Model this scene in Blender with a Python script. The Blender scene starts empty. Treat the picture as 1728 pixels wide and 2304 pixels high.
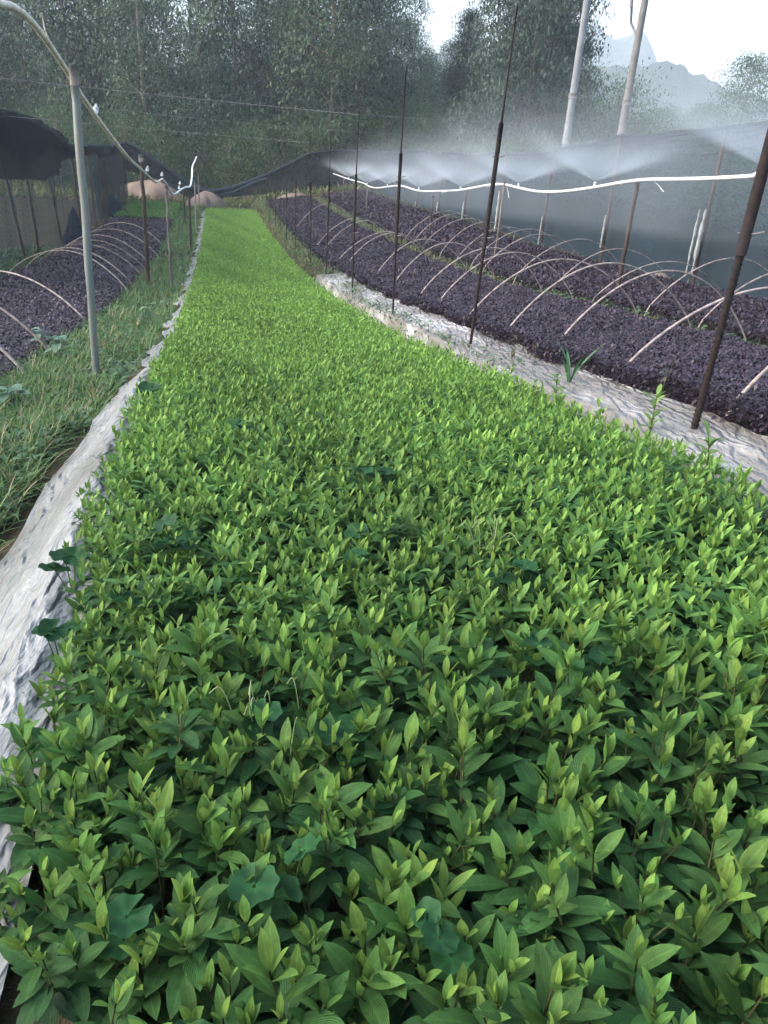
import bpy, math, random
import numpy as np
from mathutils import Matrix, Vector
R_ = math.radians
rng = np.random.default_rng(11)
random.seed(5)
scene = bpy.context.scene
col = scene.collection

# ------------------------------------------------------------------ camera
TH, RO = R_(25), R_(4.2)
Fw = Vector((0, math.cos(TH), -math.sin(TH)))
r0 = Vector((1, 0, 0)); u0 = Vector((0, math.sin(TH), math.cos(TH)))
Rt = math.cos(RO)*r0 + math.sin(RO)*u0
Up = -math.sin(RO)*r0 + math.cos(RO)*u0
cam = bpy.data.cameras.new('camera')
cam.sensor_fit = 'VERTICAL'; cam.sensor_height = 36; cam.sensor_width = 27
cam.lens = 36*1800/2304
cam.clip_start = .05; cam.clip_end = 5000
camo = bpy.data.objects.new('camera', cam); col.objects.link(camo)
camo.matrix_world = Matrix(((Rt.x, Up.x, -Fw.x, 0), (Rt.y, Up.y, -Fw.y, 0), (Rt.z, Up.z, -Fw.z, 0), (0, 0, 0, 1)))
scene.camera = camo

# ------------------------------------------------------------------ light
EL, AZ = 26, -105
w = bpy.data.worlds.new('World'); scene.world = w; w.use_nodes = True
nt = w.node_tree; nt.nodes.clear()
sky = nt.nodes.new('ShaderNodeTexSky'); sky.sky_type = 'NISHITA'; sky.sun_disc = False
sky.sun_elevation = R_(EL); sky.sun_rotation = R_(AZ); sky.air_density = 1.0; sky.dust_density = 5.0; sky.ozone_density = 1.0
hs = nt.nodes.new('ShaderNodeHueSaturation'); hs.inputs['Saturation'].default_value = .85
bg = nt.nodes.new('ShaderNodeBackground'); bg.inputs[1].default_value = .15
wo = nt.nodes.new('ShaderNodeOutputWorld')
nt.links.new(sky.outputs[0], hs.inputs['Color']); nt.links.new(hs.outputs[0], bg.inputs[0]); nt.links.new(bg.outputs[0], wo.inputs[0])
sl = bpy.data.lights.new('sun', 'SUN'); sl.energy = .5; sl.angle = R_(45); sl.color = (1, .985, .97)
so = bpy.data.objects.new('sun', sl); col.objects.link(so)
sd = Vector((math.sin(R_(AZ))*math.cos(R_(EL+20)), math.cos(R_(AZ))*math.cos(R_(EL+20)), math.sin(R_(EL+20))))
so.rotation_euler = sd.to_track_quat('Z', 'Y').to_euler()
scene.view_settings.view_transform = 'Standard'; scene.view_settings.look = 'None'
scene.view_settings.gamma = 1; scene.view_settings.exposure = 2.12
scene.render.engine = 'CYCLES'
cy = scene.cycles
cy.max_bounces = 6; cy.transparent_max_bounces = 24; cy.volume_bounces = 2
cy.volume_step_rate = 2.0; cy.volume_max_steps = 128
cy.diffuse_bounces = 3; cy.glossy_bounces = 2; cy.transmission_bounces = 3

# ------------------------------------------------------------------ terrain functions: t runs along the beds, X across them
AL = math.atan(.2235)
DV = np.array([-math.sin(AL), math.cos(AL)]); NV = np.array([math.cos(AL), math.sin(AL)])
TG = [-8, 0, 1, 2, 2.6, 3.35, 4.14, 5.3, 6.5, 8.2, 10, 12.4, 15.2, 18.6, 22, 27, 32, 60]
ZG = [-.78, -.78, -.80, -.85, -.90, -1.0, -1.11, -1.24, -1.37, -1.58, -1.76, -1.95, -2.14, -2.28, -2.38, -2.45, -2.5, -2.5]
def G(t): return np.interp(t, TG, ZG)
def tilt(t): return np.interp(t, [4, 12, 18], [0, .1, .16])
def bed_top(t, X):
    zl = np.interp(t, [.8, 1.4, 2.0, 2.4, 3.24, 4.72, 6, 8, 10.6, 14.2, 18.5, 26, 30], [-.95, -.95, -.90, -.91, -1.0, -1.2, -1.38, -1.61, -1.84, -2.13, -2.36, -2.56, -2.6])
    zr = np.interp(t, [.8, 1.7, 2.07, 2.75, 4.3, 6.2, 8, 10.9, 15.1, 21, 26, 30], [-.73, -.74, -.78, -.87, -1.09, -1.38, -1.57, -1.86, -2.16, -2.42, -2.54, -2.6])
    u = np.clip((X+.36)/1.76, 0, 1)
    return zl*(1-u)+zr*u
def ground(t, X):
    t = np.asarray(t, float); X = np.asarray(X, float)
    g = G(t); nr = np.interp(t, [2.5, 3.5], [1, 0])
    right = g + tilt(t)*np.clip(X-1.45, 0, 9)
    st = np.clip((X-1.38)/.07, 0, 1)
    bed = bed_top(t, X) - .15
    z = bed*(1-st) + right*st
    lo = g - .33 - .06*nr; k = np.clip((-.38-X)/.3, 0, 1)
    return z*(1-k) + lo*k
def W(t, X, z=None, h=0.):
    if z is None: z = float(ground(t, X)) + h
    p = DV*t + NV*X
    return Vector((float(p[0]), float(p[1]), float(z)))
def WN(t, X, z):
    t = np.asarray(t, float)[..., None]; X = np.asarray(X, float)[..., None]
    return np.concatenate([t*DV + X*NV, np.asarray(z, float)[..., None]], -1)

# ------------------------------------------------------------------ materials
def newmat(name):
    m = bpy.data.materials.new(name); m.use_nodes = True
    n = m.node_tree; n.nodes.clear()
    o = n.nodes.new('ShaderNodeOutputMaterial')
    return m, n, o
def node(n, typ, **kw):
    x = n.nodes.new(typ)
    for k, v in kw.items():
        if k in x.inputs: x.inputs[k].default_value = v
        else: setattr(x, k, v)
    return x
def noise_mat(name, c1, c2, scale=5, rough=.8, c3=None, scale3=60, bump=.3, bdist=.02, spec=.3, metallic=0, lo=.4, hi=.6, stretch=(1, 1, 1), coords='Object'):
    m, n, o = newmat(name)
    tc = node(n, 'ShaderNodeTexCoord'); mp = node(n, 'ShaderNodeMapping'); mp.inputs['Scale'].default_value = stretch
    n.links.new(tc.outputs[coords], mp.inputs[0])
    nz = node(n, 'ShaderNodeTexNoise', Scale=scale, Detail=6, Roughness=.6)
    n.links.new(mp.outputs[0], nz.inputs['Vector'])
    cr = node(n, 'ShaderNodeValToRGB'); e = cr.color_ramp.elements
    e[0].position = lo; e[0].color = (*c1, 1); e[1].position = hi; e[1].color = (*c2, 1)
    n.links.new(nz.outputs['Fac'], cr.inputs[0])
    last = cr.outputs[0]
    n2 = node(n, 'ShaderNodeTexNoise', Scale=scale3, Detail=5, Roughness=.7)
    n.links.new(mp.outputs[0], n2.inputs['Vector'])
    if c3:
        r2 = node(n, 'ShaderNodeMapRange'); r2.inputs[1].default_value = .48; r2.inputs[2].default_value = .68
        n.links.new(n2.outputs['Fac'], r2.inputs[0])
        mx = node(n, 'ShaderNodeMixRGB'); mx.inputs[2].default_value = (*c3, 1)
        n.links.new(r2.outputs[0], mx.inputs[0]); n.links.new(last, mx.inputs[1]); last = mx.outputs[0]
    b = node(n, 'ShaderNodeBsdfPrincipled', Roughness=rough, Metallic=metallic)
    b.inputs['Specular IOR Level'].default_value = spec
    n.links.new(last, b.inputs['Base Color'])
    bp = node(n, 'ShaderNodeBump', Strength=bump, Distance=bdist)
    n.links.new(n2.outputs['Fac'], bp.inputs['Height']); n.links.new(bp.outputs[0], b.inputs['Normal'])
    n.links.new(b.outputs[0], o.inputs[0])
    return m
def leaf_mat(name, rough=.45, trans=.25, veins=False, spec=.4, objvar=False):
    """leaf colour comes from the per-leaf colour attribute; veins from the leaf's own UV"""
    m, n, o = newmat(name)
    at = node(n, 'ShaderNodeAttribute'); at.attribute_name = 'Col'
    last = at.outputs['Color']
    b = node(n, 'ShaderNodeBsdfPrincipled', Roughness=rough); b.inputs['Specular IOR Level'].default_value = spec
    if objvar:
        oi = node(n, 'ShaderNodeObjectInfo')
        mr = node(n, 'ShaderNodeMapRange'); mr.inputs[3].default_value = .85; mr.inputs[4].default_value = 1.25
        n.links.new(oi.outputs['Random'], mr.inputs[0])
        h = node(n, 'ShaderNodeHueSaturation'); n.links.new(mr.outputs[0], h.inputs['Value']); n.links.new(last, h.inputs['Color']); last = h.outputs[0]
    if veins:
        uv = node(n, 'ShaderNodeUVMap'); sp = node(n, 'ShaderNodeSeparateXYZ'); n.links.new(uv.outputs[0], sp.inputs[0])
        ab = node(n, 'ShaderNodeMath', operation='SUBTRACT'); ab.inputs[1].default_value = .5; n.links.new(sp.outputs[0], ab.inputs[0])
        a2 = node(n, 'ShaderNodeMath', operation='ABSOLUTE'); n.links.new(ab.outputs[0], a2.inputs[0])
        mr = node(n, 'ShaderNodeMapRange'); mr.inputs[1].default_value = .03; mr.inputs[2].default_value = .09; mr.inputs[3].default_value = .55; mr.inputs[4].default_value = 0
        n.links.new(a2.outputs[0], mr.inputs[0])
        # side veins
        ml = node(n, 'ShaderNodeMath', operation='MULTIPLY'); ml.inputs[1].default_value = 1.2; n.links.new(a2.outputs[0], ml.inputs[0])
        sb = node(n, 'ShaderNodeMath', operation='SUBTRACT'); n.links.new(sp.outputs[1], sb.inputs[0]); n.links.new(ml.outputs[0], sb.inputs[1])
        m3 = node(n, 'ShaderNodeMath', operation='MULTIPLY'); m3.inputs[1].default_value = 60; n.links.new(sb.outputs[0], m3.inputs[0])
        sn = node(n, 'ShaderNodeMath', operation='SINE'); n.links.new(m3.outputs[0], sn.inputs[0])
        hh = node(n, 'ShaderNodeHueSaturation', Value=1.5); n.links.new(last, hh.inputs['Color'])
        mx = node(n, 'ShaderNodeMixRGB'); n.links.new(mr.outputs[0], mx.inputs[0]); n.links.new(last, mx.inputs[1]); n.links.new(hh.outputs[0], mx.inputs[2])
        last = mx.outputs[0]
        bp = node(n, 'ShaderNodeBump', Strength=.35, Distance=.001); n.links.new(sn.outputs[0], bp.inputs['Height']); n.links.new(bp.outputs[0], b.inputs['Normal'])
    if veins:
        tc = node(n, 'ShaderNodeTexCoord'); nz = node(n, 'ShaderNodeTexNoise', Scale=55, Detail=5, Roughness=.65); n.links.new(tc.outputs['Object'], nz.inputs['Vector'])
        oi = node(n, 'ShaderNodeObjectInfo'); hv = node(n, 'ShaderNodeMapRange'); hv.inputs[3].default_value = .488; hv.inputs[4].default_value = .512; n.links.new(oi.outputs['Random'], hv.inputs[0])
        vv = node(n, 'ShaderNodeMapRange'); vv.inputs[1].default_value = .35; vv.inputs[2].default_value = .65; vv.inputs[3].default_value = .78; vv.inputs[4].default_value = 1.18; n.links.new(nz.outputs['Fac'], vv.inputs[0])
        hm = node(n, 'ShaderNodeHueSaturation'); n.links.new(hv.outputs[0], hm.inputs['Hue']); n.links.new(vv.outputs[0], hm.inputs['Value']); n.links.new(last, hm.inputs['Color']); last = hm.outputs[0]
        n3 = node(n, 'ShaderNodeTexNoise', Scale=130, Detail=3); n.links.new(tc.outputs['Object'], n3.inputs['Vector'])
        sp3 = node(n, 'ShaderNodeMapRange'); sp3.inputs[1].default_value = .70; sp3.inputs[2].default_value = .76; sp3.inputs[4].default_value = .7; n.links.new(n3.outputs['Fac'], sp3.inputs[0])
        m4 = node(n, 'ShaderNodeMixRGB'); m4.inputs[2].default_value = (.16, .10, .04, 1); n.links.new(sp3.outputs[0], m4.inputs[0]); n.links.new(last, m4.inputs[1]); last = m4.outputs[0]
    n.links.new(last, b.inputs['Base Color'])
    tr = node(n, 'ShaderNodeBsdfTranslucent'); n.links.new(last, tr.inputs[0])
    ms = node(n, 'ShaderNodeMixShader'); ms.inputs[0].default_value = trans
    n.links.new(b.outputs[0], ms.inputs[1]); n.links.new(tr.outputs[0], ms.inputs[2]); n.links.new(ms.outputs[0], o.inputs[0])
    return m
def net_mat(name, color, opacity, fold=.25, coords='UV'):
    """woven shade cloth: part of the light passes straight through, threads scatter the rest"""
    m, n, o = newmat(name)
    uv = node(n, 'ShaderNodeUVMap')
    mp = node(n, 'ShaderNodeMapping'); mp.inputs['Scale'].default_value = (1, .12, 1); n.links.new(uv.outputs[0], mp.inputs[0])
    nz = node(n, 'ShaderNodeTexNoise', Scale=2.2, Detail=5, Roughness=.6); n.links.new(mp.outputs[0], nz.inputs['Vector'])
    n2 = node(n, 'ShaderNodeTexNoise', Scale=28, Detail=4); n.links.new(uv.outputs[0], n2.inputs['Vector'])
    ad = node(n, 'ShaderNodeMath', operation='ADD'); n.links.new(nz.outputs['Fac'], ad.inputs[0])
    m2 = node(n, 'ShaderNodeMath', operation='MULTIPLY'); m2.inputs[1].default_value = 1.0; n.links.new(n2.outputs['Fac'], m2.inputs[0]); n.links.new(m2.outputs[0], ad.inputs[1])
    mr = node(n, 'ShaderNodeMapRange'); mr.inputs[1].default_value = .75; mr.inputs[2].default_value = 1.25
    mr.inputs[3].default_value = opacity-fold; mr.inputs[4].default_value = min(1, opacity+fold*.6)
    n.links.new(ad.outputs[0], mr.inputs[0])
    d = node(n, 'ShaderNodeBsdfDiffuse'); d.inputs[0].default_value = (*color, 1)
    t2 = node(n, 'ShaderNodeBsdfTranslucent'); t2.inputs[0].default_value = (*color, 1)
    m0 = node(n, 'ShaderNodeMixShader'); m0.inputs[0].default_value = .2; n.links.new(d.outputs[0], m0.inputs[1]); n.links.new(t2.outputs[0], m0.inputs[2])
    tp = node(n, 'ShaderNodeBsdfTransparent')
    ms = node(n, 'ShaderNodeMixShader'); n.links.new(mr.outputs[0], ms.inputs[0]); n.links.new(tp.outputs[0], ms.inputs[1]); n.links.new(m0.outputs[0], ms.inputs[2])
    n.links.new(ms.outputs[0], o.inputs[0])
    return m
def mix_hex(*c): return c

M = {}
M['soil'] = noise_mat('ground_soil', (.028, .024, .016), (.06, .046, .032), scale=1.5, c3=(.03, .05, .02), scale3=14, bump=.8, bdist=.03, spec=.03)
M['farland'] = noise_mat('farland', (.05, .07, .035), (.10, .09, .06), scale=.05, c3=(.05, .06, .03), scale3=2, bump=.3)
M['seedling'] = leaf_mat('seedling_leaf', rough=.5, trans=.3, veins=True, spec=.16)
M['bedleaf'] = leaf_mat('bed_leaf', rough=.6, trans=.25, spec=.22)
M['purple'] = leaf_mat('purple_leaf', rough=.45, trans=.08, spec=.3)
M['weed'] = leaf_mat('weed_leaf', rough=.6, trans=.25)
M['roundleaf'] = leaf_mat('round_leaf', rough=.55, trans=.15, veins=False, spec=.15)
M['treeleaf'] = leaf_mat('tree_leaf', rough=.6, trans=.42, objvar=True)
M['stem'] = noise_mat('stem', (.05, .04, .022), (.07, .085, .03), scale=40, rough=.6)
M['stalk'] = noise_mat('pale_stalk', (.16, .22, .10), (.24, .30, .15), scale=40, rough=.6)
M['bark'] = noise_mat('bark', (.10, .09, .075), (.20, .18, .15), scale=6, stretch=(1, 1, .3), bump=.6, scale3=20)
M['palebark'] = noise_mat('pale_bark', (.16, .15, .13), (.26, .24, .2), scale=4, stretch=(1, 1, .4), bump=.5, scale3=20)
M['rust'] = noise_mat('rusty_steel', (.007, .006, .007), (.014, .009, .009), scale=30, rough=.8, c3=(.028, .017, .015), scale3=90, bump=.6, bdist=.002)
M['steel'] = noise_mat('galvanised_pipe', (.13, .16, .165), (.20, .235, .235), scale=8, rough=.45, c3=(.2, .17, .14), scale3=40, bump=.15, bdist=.002, metallic=.3, stretch=(1, 1, .3))
M['wood'] = noise_mat('grey_wood', (.08, .07, .065), (.17, .155, .14), scale=6, rough=.8, stretch=(4, 4, .5), bump=.5, bdist=.003)
M['brownwood'] = noise_mat('brown_wood', (.03, .022, .02), (.07, .05, .04), scale=6, rough=.8, stretch=(4, 4, .5), bump=.5, bdist=.003)
M['hoop'] = noise_mat('bamboo_strip', (.22, .185, .175), (.36, .31, .295), scale=14, rough=.5, c3=(.11, .09, .085), scale3=30, bump=.3, bdist=.002)
M['hoopdark'] = noise_mat('dark_hoop', (.10, .085, .08), (.20, .17, .16), scale=14, rough=.6, bump=.3, bdist=.002)
M['pipe'] = noise_mat('white_pipe', (.55, .59, .63), (.66, .69, .72), scale=10, rough=.35, bump=.05)
M['hose'] = noise_mat('stained_hose', (.55, .52, .45), (.72, .69, .61), scale=9, rough=.5, c3=(.25, .22, .15), scale3=18, bump=.2, bdist=.003)
M['concrete'] = noise_mat('pole_concrete', (.16, .18, .20), (.22, .245, .27), scale=3, rough=.8, bump=.2)
M['concrete2'] = noise_mat('weathered_pole_concrete', (.13, .13, .135), (.19, .185, .19), scale=3, rough=.8, bump=.2)
M['wire'] = noise_mat('wire', (.12, .12, .13), (.2, .2, .21), scale=10, rough=.5)
M['net'] = net_mat('shade_cloth', (.030, .048, .068), .80, .16)
M['netfar'] = net_mat('dark_shade_cloth', (.022, .027, .034), .88, .1)
M['netthin'] = net_mat('thin_shade_cloth', (.03, .045, .052), .62, .34)
M['netroll'] = noise_mat('bunched_net', (.012, .018, .027), (.040, .055, .075), spec=.05, scale=12, rough=.9, stretch=(1, 1, 4), bump=1, bdist=.02, scale3=40)
M['stone'] = noise_mat('stone', (.2, .19, .18), (.34, .32, .3), scale=8, bump=.5)
M['hill'] = noise_mat('hill_forest', (.02, .04, .032), (.04, .06, .045), scale=.03, scale3=.2, bump=1, bdist=6, rough=1)
M['rock'] = noise_mat('mountain', (.035, .05, .045), (.06, .07, .06), scale=.01, scale3=.06, bump=1, bdist=10, rough=1)
M['redsoil'] = noise_mat('bare_earth', (.13, .10, .085), (.20, .155, .13), scale=1.2, bump=.5, scale3=12, bdist=.03)
M['rag'] = noise_mat('pale_plastic_rag', (.26, .29, .28), (.42, .44, .43), scale=12, rough=.5, bump=.4)

def plastic_mat(name, stain, white, lo, hi):
    m, n, o = newmat(name)
    tc = node(n, 'ShaderNodeTexCoord'); mp = node(n, 'ShaderNodeMapping')
    mp.inputs['Rotation'].default_value = (0, 0, -AL); mp.inputs['Scale'].default_value = (1, .35, 1); n.links.new(tc.outputs['Object'], mp.inputs[0])
    nz = node(n, 'ShaderNodeTexNoise', Scale=2.6, Detail=6, Roughness=.6); n.links.new(mp.outputs[0], nz.inputs['Vector'])
    cr = node(n, 'ShaderNodeValToRGB'); e = cr.color_ramp.elements
    e[0].position = lo; e[0].color = (*stain, 1); e[1].position = hi; e[1].color = (*white, 1)
    n.links.new(nz.outputs['Fac'], cr.inputs[0])
    n2 = node(n, 'ShaderNodeTexNoise', Scale=14, Detail=7, Roughness=.65, Distortion=.8); n.links.new(mp.outputs[0], n2.inputs['Vector'])
    m2 = node(n, 'ShaderNodeMapRange'); m2.inputs[1].default_value = .52; m2.inputs[2].default_value = .62; m2.inputs[4].default_value = .55; n.links.new(n2.outputs['Fac'], m2.inputs[0])
    mx = node(n, 'ShaderNodeMixRGB'); mx.inputs[2].default_value = (.12, .14, .14, 1); n.links.new(m2.outputs[0], mx.inputs[0]); n.links.new(cr.outputs[0], mx.inputs[1])
    b = node(n, 'ShaderNodeBsdfPrincipled', Roughness=.35); b.inputs['Specular IOR Level'].default_value = .35
    n.links.new(mx.outputs[0], b.inputs['Base Color'])
    wv = node(n, 'ShaderNodeTexWave', Scale=5, Distortion=14, Detail=4); wv.inputs['Detail Scale'].default_value = 2; n.links.new(mp.outputs[0], wv.inputs['Vector'])
    ad = node(n, 'ShaderNodeMath', operation='ADD'); n.links.new(wv.outputs['Fac'], ad.inputs[0]); n.links.new(n2.outputs['Fac'], ad.inputs[1])
    bp = node(n, 'ShaderNodeBump', Strength=.8, Distance=.015); n.links.new(ad.outputs[0], bp.inputs['Height']); n.links.new(bp.outputs[0], b.inputs['Normal'])
    n.links.new(b.outputs[0], o.inputs[0])
    return m
M['plasticL'] = plastic_mat('mulch_film_white', (.13, .13, .125), (.23, .245, .255), .38, .62)
M['plasticR'] = plastic_mat('mulch_film_stained', (.17, .16, .15), (.42, .42, .43), .47, .62)

# ------------------------------------------------------------------ mesh helpers
def mesh_np(name, V, F, mat, parent=None, colr=None, uv=None, smooth=True, link=True):
    V = np.ascontiguousarray(V, np.float32).reshape(-1, 3); F = np.ascontiguousarray(F, np.int32)
    k = F.shape[1]; me = bpy.data.meshes.new(name)
    me.vertices.add(len(V)); me.vertices.foreach_set('co', V.ravel())
    me.loops.add(F.size); me.loops.foreach_set('vertex_index', F.ravel())
    me.polygons.add(len(F)); me.polygons.foreach_set('loop_start', np.arange(0, F.size, k, dtype=np.int32))
    me.polygons.foreach_set('loop_total', np.full(len(F), k, np.int32))
    if smooth: me.polygons.foreach_set('use_smooth', np.ones(len(F), bool))
    if colr is not None:
        a = me.attributes.new('Col', 'FLOAT_COLOR', 'POINT')
        c = np.concatenate([np.asarray(colr, np.float32).reshape(-1, 3), np.ones((len(V), 1), np.float32)], 1)
        a.data.foreach_set('color', c.ravel())
    if uv is not None:
        l = me.uv_layers.new(name='UVMap'); l.data.foreach_set('uv', np.asarray(uv, np.float32).reshape(-1, 2)[F.ravel()].ravel())
    me.update(calc_edges=True); me.validate()
    me.materials.append(mat)
    if not link: return me
    o = bpy.data.objects.new(name, me); col.objects.link(o)
    if parent: o.parent = parent
    return o
def link_mesh(name, me, parent=None):
    o = bpy.data.objects.new(name, me); col.objects.link(o)
    if parent: o.parent = parent
    return o
def tag(o, label=None, cat=None, group=None, kind=None):
    if label: o['label'] = label
    if cat: o['category'] = cat
    if group: o['group'] = group
    if kind: o['kind'] = kind
    return o
def empty(name, loc=(0, 0, 0)):
    o = bpy.data.objects.new(name, None); o.empty_display_size = .1; o.location = loc; col.objects.link(o); return o
def copy_tree(o):
    c = o.copy(); col.objects.link(c)
    for ch in o.children:
        d = ch.copy(); col.objects.link(d); d.parent = c
        for g in ch.children:
            e = g.copy(); col.objects.link(e); e.parent = d
    return c

WP = np.array([.22, .80, 1.0, .72, .02])      # lanceolate half-width profile
def leaves(base, az, el, L, Wd, curl, colr, nl=4, fold=.25, prof=None, tip=None):
    """N curved, folded leaves as one vertex/face/colour/uv set"""
    base = np.asarray(base, float); N = len(base)
    vs = np.linspace(0, 1, nl+1)
    if prof is None: prof = np.interp(vs, np.linspace(0, 1, 5), WP)
    az, el, L, Wd, curl = [np.broadcast_to(np.asarray(a, float), (N,)) for a in (az, el, L, Wd, curl)]
    H = np.stack([np.cos(az), np.sin(az), 0*az], -1); S = np.stack([-np.sin(az), np.cos(az), 0*az], -1)
    pts = []; p = base.copy()
    for i in range(nl+1):
        e = el - curl*vs[i]
        T = H*np.cos(e)[:, None] + np.array([0, 0, 1])*np.sin(e)[:, None]
        Nn = -H*np.sin(e)[:, None] + np.array([0, 0, 1])*np.cos(e)[:, None]
        if i: p = p + T*(L/nl)[:, None]
        hw = (Wd*.5*prof[i])[:, None]
        pts += [p - S*hw + Nn*hw*fold, p.copy(), p + S*hw + Nn*hw*fold]
    V = np.stack(pts, 1)                                   # N, 3(nl+1), 3
    f = []
    for i in range(nl):
        a = 3*i; f += [[a, a+1, a+4, a+3], [a+1, a+2, a+5, a+4]]
    F = (np.arange(N)*(3*(nl+1)))[:, None, None] + np.array(f)[None]
    C = np.repeat(np.asarray(colr, float)[:, None, :], 3*(nl+1), 1)
    if tip is not None: C = C*(1+(np.repeat(vs, 3)[None, :, None]-.5)*tip)
    UV = np.stack([np.tile([0, .5, 1], nl+1), np.repeat(vs, 3)], -1)
    UV = np.broadcast_to(UV[None], (N, 3*(nl+1), 2))
    return V.reshape(-1, 3), F.reshape(-1, 4), C.reshape(-1, 3), UV.reshape(-1, 2)
class Acc:
    def __init__(s): s.V = []; s.F = []; s.C = []; s.U = []; s.n = 0
    def add(s, V, F, C=None, U=None):
        s.V.append(V); s.F.append(F+s.n); s.n += len(V)
        s.C.append(C if C is not None else np.zeros((len(V), 3))); s.U.append(U if U is not None else np.zeros((len(V), 2)))
        return s
    def build(s, name, mat, parent=None, **k):
        return mesh_np(name, np.concatenate(s.V), np.concatenate(s.F), mat, parent, np.concatenate(s.C), np.concatenate(s.U), **k)
def tube(pts, rad, n=6):
    pts = np.asarray(pts, float); m = len(pts); rad = np.broadcast_to(np.asarray(rad, float), (m,))
    T = np.gradient(pts, axis=0); T /= np.linalg.norm(T, axis=1)[:, None]+1e-9
    ref = np.array([0, 0, 1.]) if abs(T[:, 2]).mean() < .8 else np.array([1., 0, 0])
    A = np.cross(T, ref); A /= np.linalg.norm(A, axis=1)[:, None]+1e-9; B = np.cross(T, A)
    an = np.arange(n)*2*math.pi/n
    V = pts[:, None] + rad[:, None, None]*(A[:, None]*np.cos(an)[None, :, None] + B[:, None]*np.sin(an)[None, :, None])
    V = V.reshape(-1, 3); F = []
    for i in range(m-1):
        for j in range(n):
            F.append([i*n+j, i*n+(j+1) % n, (i+1)*n+(j+1) % n, (i+1)*n+j])
    c0 = len(V); V = np.vstack([V, pts[0], pts[-1]])
    for j in range(n):
        F.append([c0, j, (j+1) % n, (j+1) % n]); F.append([c0+1, (m-1)*n+(j+1) % n, (m-1)*n+j, (m-1)*n+j])
    F = np.array(F)
    return V, F
def tube_obj(name, segs, mat, parent=None, n=6):
    a = Acc()
    for p, r in segs: a.add(*tube(p, r, n))
    V = np.concatenate(a.V); F = np.concatenate(a.F)
    # caps were written as degenerate quads: split them out
    me = bpy.data.meshes.new(name)
    faces = [tuple(dict.fromkeys(f)) for f in F.tolist()]
    me.from_pydata(V.tolist(), [], faces); me.update()
    me.polygons.foreach_set('use_smooth', np.ones(len(me.polygons), bool)); me.materials.append(mat)
    return link_mesh(name, me, parent)
def smooth_path(p, k=6):
    """Catmull-Rom through points"""
    p = np.asarray(p, float); q = np.vstack([2*p[0]-p[1], p, 2*p[-1]-p[-2]]); out = []
    for i in range(1, len(q)-2):
        for s in np.arange(k)/k:
            out.append(.5*((2*q[i]) + (q[i+1]-q[i-1])*s + (2*q[i-1]-5*q[i]+4*q[i+1]-q[i+2])*s*s + (3*q[i]-q[i-1]-3*q[i+1]+q[i+2])*s**3))
    out.append(p[-1]); return np.array(out)
def vnoise(x, y, seed=0, sc=1.):
    r = np.random.default_rng(seed); z = np.zeros(np.broadcast(x, y).shape)
    for i in range(7):
        a, b, ph = r.normal(0, 1, 3); f = sc*(1.6**i)*.6
        z = z + np.sin((x*a+y*b)*f+ph*6)/1.5**i
    return z/2.2

# ------------------------------------------------------------------ setting: ground
ts = np.unique(np.concatenate([np.arange(-6, 0, .3), np.arange(0, 6, .1), np.arange(6, 36, .3), np.arange(36, 60, 2), np.geomspace(60, 930, 20)]))
xs = np.unique(np.concatenate([-np.geomspace(12, 900, 20), np.arange(-12, -1.2, .4), np.arange(-1.2, 6.6, .055), np.arange(6.6, 14, .5), np.geomspace(14, 900, 20)]))
TT, XX = np.meshgrid(ts, xs, indexing='ij')
ZZ = ground(TT, XX) + .012*vnoise(TT, XX, 3, 6)*((XX < -.6) | (XX > 3.3))
ZZ = ZZ + .06*np.clip(vnoise(TT, XX, 4, .8), -1, 1)*np.clip((TT-33)/4, 0, 1)
nT, nX = TT.shape
idx = np.arange(nT*nX).reshape(nT, nX)
Fg = np.stack([idx[:-1, :-1], idx[:-1, 1:], idx[1:, 1:], idx[1:, :-1]], -1).reshape(-1, 4)
g = mesh_np('ground', WN(TT, XX, ZZ), Fg[:, ::-1], M['soil']); tag(g, 'brown soil between the nursery beds', kind='structure')
def strip_surface(name, t0, t1, nt_, xl, xr, nx_, zf, mat):
    t = np.linspace(t0, t1, nt_)[:, None]; u = np.linspace(0, 1, nx_)[None]
    X = xl(t)*(1-u) + xr(t)*u; T = t + 0*u
    idx = np.arange(nt_*nx_).reshape(nt_, nx_)
    F = np.stack([idx[:-1, :-1], idx[:-1, 1:], idx[1:, 1:], idx[1:, :-1]], -1).reshape(-1, 4)
    return mesh_np(name, WN(T, X, zf(T, X, u)), F[:, ::-1], mat, uv=np.stack([T, X], -1))
def wr(T, X, s, a):
    r1 = np.clip(1-np.abs(vnoise(T*.55+X*.5, X*1.6-T*.25, s, 5))*3.0, 0, 1)**2
    r2 = np.clip(1-np.abs(vnoise(T*.4-X*.3, X*2.4+T*.2, s+1, 9))*3.0, 0, 1)**2
    return a*(1.3*r1+.7*r2+.5*np.abs(vnoise(T, X, s+2, 3)))
o = strip_surface('plastic_film', -.6, 4.75, 500, lambda t: -.63 + .03*np.sin(t*2.3)+.02*np.sin(t*6)+.08*np.clip((t-3.4), 0, 1), lambda t: -.30+0*t, 60,
                  lambda T, X, u: ground(T, X)+.03+wr(T, X, 20, .015)*(1-u*.3)+.04*np.exp(-((X+.42)/.07)**2), M['plasticL'])
tag(o, 'crumpled white plastic film draped over the left side of the green bed', 'plastic film')
o = strip_surface('plastic_film', 4.8, 30, 700, lambda t: -.46+.03*np.sin(t*3)+.03*np.sin(t*7.1), lambda t: -.34+0*t, 16,
                  lambda T, X, u: ground(T, X)+.05+wr(T, X, 31, .022), M['plasticL'])
tag(o, 'narrow pale film edge running along the far left side of the green bed', 'plastic film')
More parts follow.
